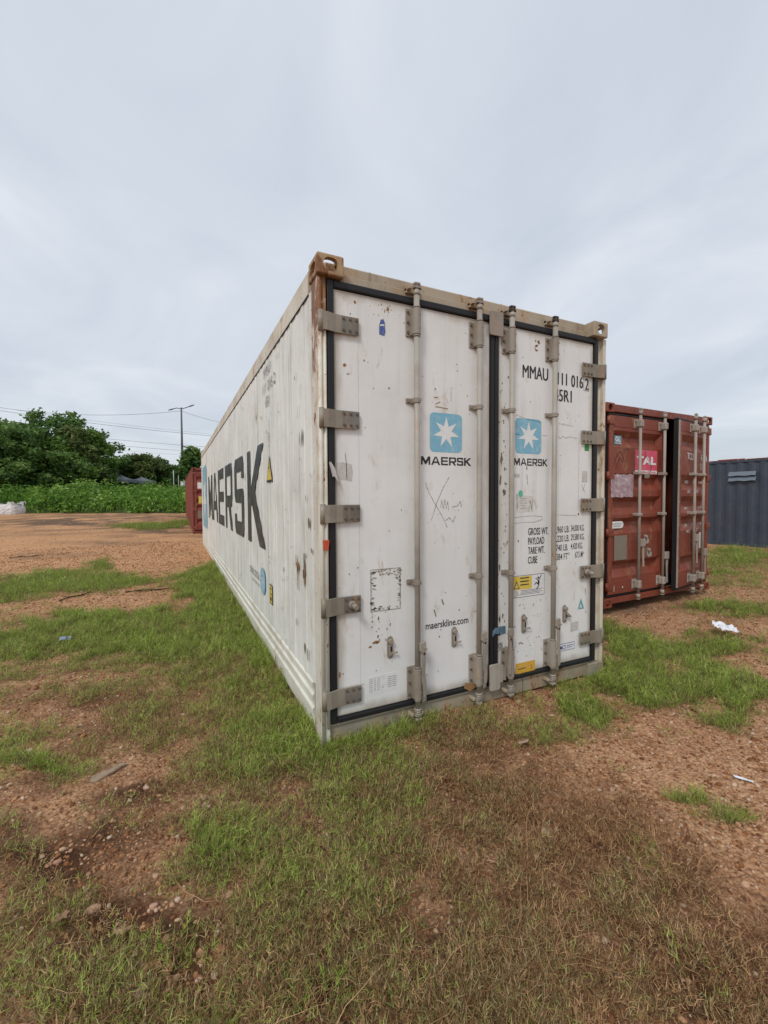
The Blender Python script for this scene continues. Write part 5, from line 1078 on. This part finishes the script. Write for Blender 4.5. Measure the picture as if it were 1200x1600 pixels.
# street lamp
c = at_dist(285.5, 752, 50); zb = float(bank_z(c[0], c[1])); lp = thing('street_lamp', 'tall slim street lamp with two arms and a white painted foot beyond the weeds', 'street lamp', (c[0], c[1], zb))
def zat(px, py, dist): d = ray(px, py); return CAM[2]+dist/math.hypot(d[0], d[1])*d[2]
zt = zat(286.5, 637, 50)-zb; z1 = zat(285, 742, 50)-zb; M_pole = flatmat('pole steel', (.10, .095, .10), .6)
B().tube([(0, 0, z1), (.02, 0, zt)], [.145, .075], 10).obj('pole', M_pole, lp); B().tube([(0, 0, -.3), (0, 0, z1)], [.24, .19], 10).obj('painted_foot', flatmat('white wash', (.72, .72, .69), .7), lp)
for s in (-1, 1):
    q = Vector((CR[0], CR[1], 0)); e0 = Vector((.02, 0, zt-.15)); B().tube([e0, e0+q*s*.45+Vector((0, 0, .10 if s < 0 else .12)), e0+q*s*.75+Vector((0, 0, .05 if s < 0 else .22))], .04, 6).obj('arm', M_pole, lp)
    a = e0+q*s*.72+Vector((0, 0, .04 if s < 0 else .22)); e1 = e0+q*s*1.35+Vector((0, 0, -.12 if s < 0 else .42)); B().tube([a, (a+e1)/2, e1], [.04, .07, .04], 6).obj('lamp_head', M_pole, lp)
# thin white posts by the lamp, short marker posts at the foot of the bank
for (px, top_, lab, r_) in ((271.5, 735, 'thin white pole standing in the weeds left of the street lamp', .032), (279, 743, 'shorter thin white pole between the taller one and the street lamp', .022)):
    c = at_dist(px, 755, 44); z = float(bank_z(c[0], c[1])); t_ = zat(px, top_, 44)
    tag(B().tube([(0, 0, -.2), (0, 0, t_-z)], r_, 6).obj('white_pole', flatmat('pole white', (.50, .53, .48), .6), None, (c[0], c[1], z)), lab, 'pole', 'thin white poles in the weeds')
for (px, lab) in ((45.5, 'short pale marker post in front of the weeds, beside the bulk bag'), (90.5, 'short pale marker post in front of the weeds, right of the other one')):
    g_ = G(px, 797); g_ = g_+(CAM-g_)*.02; tag(B().box(-.055, .055, -.05, .05, -.2, .80, .01).box(-.03, .03, -.03, .03, .80, .83).obj('marker_post', flatmat('post concrete', (.48, .50, .42), .8), None, (g_[0], g_[1], float(gz(g_[0], g_[1])))), lab, 'post', 'marker posts along the weeds')
# tents beyond the bank
def tent(px, pt, pe, wpx, dist, label):
    c = at_dist(px, pe, dist); w = wpx/FPX*dist*1.05; ze = c[2]; zt_ = zat(px, pt, dist); zb_ = float(bank_z(c[0], c[1])); o = thing('canopy_tent', label, 'tent', (c[0], c[1], zb_), YAW+.15, 'grey canopy tents beyond the weeds')
    b = B(); h = w/2; n = 12; V = []
    apex = b.bm.verts.new((0, 0, zt_-zb_)); rings = []
    for f, zf in ((.25, .62), (.55, .28), (1, 0)):
        rings.append([b.bm.verts.new((h*f*x, h*f*y, ze-zb_+(zt_-ze)*zf)) for x, y in ((-1, -1), (0, -1), (1, -1), (1, 0), (1, 1), (0, 1), (-1, 1), (-1, 0))])
    for i in range(8):
        b.bm.faces.new((apex, rings[0][i], rings[0][(i+1) % 8]))
        for k in range(2): b.bm.faces.new((rings[k][i], rings[k+1][i], rings[k+1][(i+1) % 8], rings[k][(i+1) % 8]))
    low = [b.bm.verts.new(v.co-Vector((0, 0, .28))) for v in rings[2]]
    for i in range(8): b.bm.faces.new((rings[2][i], low[i], low[(i+1) % 8], rings[2][(i+1) % 8]))
    b.obj('roof', flatmat('tent cloth', (.13, .145, .165), .8), o)
    for x in (-1, 1):
        for y in (-1, 1): B().cyl((x*h*.97, y*h*.97, -.3), (x*h*.97, y*h*.97, ze-zb_), .04, 6).obj('leg', M_pole, o)
tent(190, 742.5, 749.5, 26, 50, 'dark grey canopy tent with a pointed roof beyond the weeds, left one')
tent(222, 745, 751.5, 26, 52, 'dark grey canopy tent with a lower roof beyond the weeds, right one')
# power lines
def wire(p, q, sag, label, r=.012):
    p, q = Vector(p), Vector(q); pts = []
    for i in range(25): t = i/24; pts.append(p.lerp(q, t)-Vector((0, 0, sag*4*t*(1-t))))
    tag(B().tube(pts, r, 4).obj('power_line', M_wire, None), label, 'power line', 'power lines across the sky')
M_wire = NT('wire').fin((.13, .14, .15), .6)
top = (lp.location.x, lp.location.y, zb*0+lp.location.z+zt-.35)
wire(at_dist(-120, 612, 72), top, 1.3, 'upper power line running from the left edge to the street lamp top', .016)
wire(top, at_dist(420, 668, 60), .5, 'power line dropping right from the street lamp top', .014)
for (a, z0_, z1_, s, lab, r_) in ((0, 618, 690, .8, 'thick power line sloping down to the right above the trees', .022), (0, 612, 688, .8, 'thin power line close above the thick one', .012), (0, 650, 706, .6, 'middle power line crossing just above the lower trees', .018), (0, 660, 714, .6, 'thicker low power line crossing above the olive trees', .018), (0, 668, 722, .5, 'lowest faint power line behind the trees', .010)):
    wire(at_dist(-150, z0_, 80), at_dist(460, z1_, 74), s, lab, r_)
# bulk bags
def bulk_bag(px, pb, w, h, rz, label):
    g_ = G(px, pb); o = thing('bulk_bag', label, 'bulk bag', (g_[0], g_[1], float(gz(g_[0], g_[1]))), rz, 'white bulk bags of soil'); b = B(); n = 28; r_ = random.Random(int(px*7)); rows = []
    for k, f in enumerate(np.linspace(0, 1, 8)):
        row = []
        for i in range(n):
            t = 2*PI*i/n; c_, s_ = math.cos(t), math.sin(t); q = 1/max(abs(c_), abs(s_))**.72; bul = 1+.10*math.sin(PI*f)-.05*f
            z = h*f*(1+(.10*math.sin(3*t+px)+.08*r_.uniform(-1, 1))*(f > .9)+(.16*(abs(c_*s_)*2)**3)*(f > .95)); row.append(b.bm.verts.new((w*.5*c_*q*bul+r_.uniform(-.02, .02), w*.42*s_*q*bul+r_.uniform(-.02, .02), z)))
        rows.append(row)
    for k in range(7):
        for i in range(n): b.bm.faces.new((rows[k][i], rows[k][(i+1) % n], rows[k+1][(i+1) % n], rows[k+1][i]))
    top_co = [v.co.copy() for v in rows[-1]]
    b.obj('sack', flatmat('woven sack', (.66, .65, .66), .7, (.40, .37, .36), .5, 6), o)
    b = B(); cc = b.bm.verts.new((0, 0, h*1.08)); ring = [b.bm.verts.new((q.x*.93, q.y*.93, h*.86+r_.uniform(-.05, .07))) for q in top_co]; mid = [b.bm.verts.new((q.x*.5, q.y*.5, h*1.03+r_.uniform(-.05, .05))) for q in top_co]
    for i in range(n): b.bm.faces.new((cc, mid[i], mid[(i+1) % n])); b.bm.faces.new((mid[i], ring[i], ring[(i+1) % n], mid[(i+1) % n]))
    b.obj('soil_fill', flatmat('dark soil', (.030, .024, .020), .95), o)
    for sx in (-1, 1):
        for sy in (-1, 1): x, y = sx*w*.46, sy*w*.38; B().tube([(x, y, h*.92), (x+sx*.04, y, h*1.2), (x-sx*.06, y, h*1.24), (x-sx*.12, y, h*1.0)], .022, 5).obj('lifting_loop', flatmat('webbing', (.6, .6, .6), .8), o)
bulk_bag(17, 803, 1.25, .66, YAW, 'white bulk bag of dark soil at the left edge, nearest the marker post')
bulk_bag(-24, 803, 1.2, .68, YAW+.2, 'white bulk bag partly outside the left edge of the view')
# ------------------------------------------------------------------ litter and loose bits on the ground
def gpt(px, py): g_ = G(px, py); return (g_[0], g_[1], float(gz(g_[0], g_[1])))
def crumple(nx, ny, sx, sy, amp, seed, outline=None, fold=None):
    r_ = random.Random(seed); b = B(); v = {}
    for j in range(ny+1):
        for i in range(nx+1):
            x, y = (i/nx-.5)*sx, (j/ny-.5)*sy; z = amp*r_.random()+(fold(x, y) if fold else 0); v[i, j] = b.bm.verts.new((x+r_.uniform(-.1, .1)*sx/nx, y+r_.uniform(-.1, .1)*sy/ny, z))
    for j in range(ny):
        for i in range(nx): b.bm.faces.new((v[i, j], v[i+1, j], v[i+1, j+1], v[i, j+1]))
    return b
def solid(o, t=.002):
    m = o.modifiers.new('thickness', 'SOLIDIFY'); m.thickness = t; return o
M_litter = flatmat('dirty paper', (.74, .76, .80), .7, (.42, .34, .28), .6, 14)
p_ = gpt(1131, 990)
o = solid(crumple(8, 6, .21, .16, .035, 5, fold=lambda x, y: .05+.16*max(0, y+.03)*(1 if x < .02 else .25)+.10*abs(x)*(x < 0)).obj('crumpled_paper', M_litter, None, (p_[0], p_[1], p_[2]+.02)))
o.rotation_euler = (.12, .05, YAW-.25); tag(o, 'crumpled white paper sheet lying where grass meets gravel, right of the containers', 'paper')
p_ = gpt(1162, 1212); o = solid(crumple(4, 1, .085, .018, .004, 6).obj('plastic_strip', M_litter, None, (p_[0], p_[1], p_[2]+.014))); o.rotation_euler = (0, .1, -.9); tag(o, 'small white plastic strip on the gravel at the right', 'plastic strip')
def leafobj(px, py, s, rz, label, col=(.40, .26, .17)):
    p_ = gpt(px, py); b = B(); P = [(-.5,0),(-.42,.18),(-.22,.34),(-.08,.26),(.02,.42),(.2,.38),(.22,.18),(.5,.05),(.34,-.12),(.3,-.34),(.06,-.28),(-.1,-.4),(-.3,-.26)]
    c0 = b.bm.verts.new((0, 0, .004)); vs = [b.bm.verts.new((x*s, y*s, .012*rnd.random()+.10*s*abs(y))) for x, y in P]
    for i in range(len(P)): b.bm.faces.new((c0, vs[i], vs[(i+1) % len(P)]))
    b.tube([(-.45*s, 0, .004), (-.8*s, .05*s, .010)], .0012, 4)
    o = solid(b.obj('dead_leaf', flatmat('dead leaf', col, .8, (.24, .15, .09), .6, 40), None, (p_[0], p_[1], p_[2]+.022)), .0012); o.rotation_euler = (rnd.uniform(-.25, .25), rnd.uniform(-.2, .2), rz); tag(o, label, 'dead leaf', 'dead leaves on the ground')
leafobj(818, 1163, .085, .6, 'tan dead leaf on the dry grass below the right door', (.50, .33, .24)); leafobj(222, 1553, .060, 1.6, 'two lobed tan dead leaf at the bottom, on dark soil'); leafobj(192, 1458, .062, .2, 'curled tan dead leaf among pebbles at lower left', (.38, .22, .14))
leafobj(96, 1445, .055, 1.2, 'brown dead leaf standing by the grass at far lower left', (.30, .16, .10)); leafobj(322, 1262, .050, 2.2, 'pale dead leaf on bare soil left of the container corner', (.42, .28, .2)); leafobj(866, 1445, .05, .4, 'small dead leaf deep in the dry grass at lower right', (.40, .22, .12))
p_ = gpt(168, 1208); b = B(); b.prism([(-.105,-.02),(-.09,.012),(.0,.032),(.10,.040),(.11,.022),(.03,-.010),(-.06,-.035)], lambda u, v, d: (u*.8, v*1.15, d), 0, .012, .003)
o = b.obj('flat_stone', flatmat('grey flake', (.30, .22, .15), .95, (.15, .09, .055), .9, 24), None, (p_[0], p_[1], p_[2]+.004)); o.rotation_euler = (.06, -.08, .10); tag(o, 'long flat grey stone flake lying in thin grass at left', 'stone')
p_ = gpt(102, 1003); o = solid(crumple(4, 2, .10, .05, .03, 9).obj('plastic_scrap', flatmat('grey blue plastic', (.20, .26, .32), .4), None, (p_[0], p_[1], p_[2]+.03))); o.rotation_euler = (.5, .1, .2); tag(o, 'blue grey plastic scrap caught in the bright grass', 'plastic scrap')
for (px, py, l_, rz, lab) in ((120, 932, .55, .9, 'dark stick on the bare strip between two grass bands'), (235, 924, .7, -.1, 'thin dark twig on the bare strip, near the container'), (42, 869, .7, .3, 'dark charred stick on the gravel at far left')):
    p_ = gpt(px, py); o = B().tube([(-l_/2, 0, 0), (-l_*.2, .03, .01), (l_*.15, -.02, .006), (l_/2, .03, .012)], [.012, .014, .011, .006], 6).obj('stick', flatmat('dark wood', (.05, .035, .028), .9), None, (p_[0], p_[1], p_[2]+.014)); o.rotation_euler = (0, 0, rz); tag(o, lab, 'stick', 'sticks on the ground')
def stone(px, py, s, label, col):
    p_ = gpt(px, py); bm = bmesh.new(); bmesh.ops.create_icosphere(bm, subdivisions=2, radius=s); r_ = random.Random(px)
    for v in bm.verts: v.co = Vector((v.co.x*1.25, v.co.y*.9, v.co.z*.55))*(1+r_.uniform(-.10, .10))
    for f in bm.faces: f.smooth = True
    me = bpy.data.meshes.new('stone'); bm.to_mesh(me); bm.free(); me.materials.append(flatmat('stone', col, .9, tuple(c_*.6 for c_ in col), .6, 30)); o = bpy.data.objects.new('stone', me); COL.objects.link(o); o.location = (p_[0], p_[1], p_[2]+s*.2); tag(o, label, 'stone', 'larger stones on the ground')
stone(146, 1420, .020, 'largest tan stone in the pebble patch at lower left', (.42, .26, .17)); stone(240, 1410, .013, 'round pink stone right of the tan one in the pebble patch', (.50, .29, .21)); stone(320, 1276, .014, 'pinkish stone on bare soil below the pale leaf', (.48, .30, .22)); stone(224, 1444, .012, 'orange stone at the right of the pebble patch', (.50, .27, .15))
stone(1165, 1375, .016, 'pale orange stone at the edge of the gravel, lower right', (.52, .32, .2)); stone(1148, 1218, .014, 'pale stone beside the plastic strip', (.55, .40, .30)); stone(90, 1347, .014, 'flat reddish stone on dark soil at left', (.40, .22, .15)); stone(310, 1525, .010, 'small tan stone on bare soil at bottom left', (.50, .34, .24)); stone(45, 1173, .018, 'pale flat stone beside the left grass tuft', (.55, .42, .32))
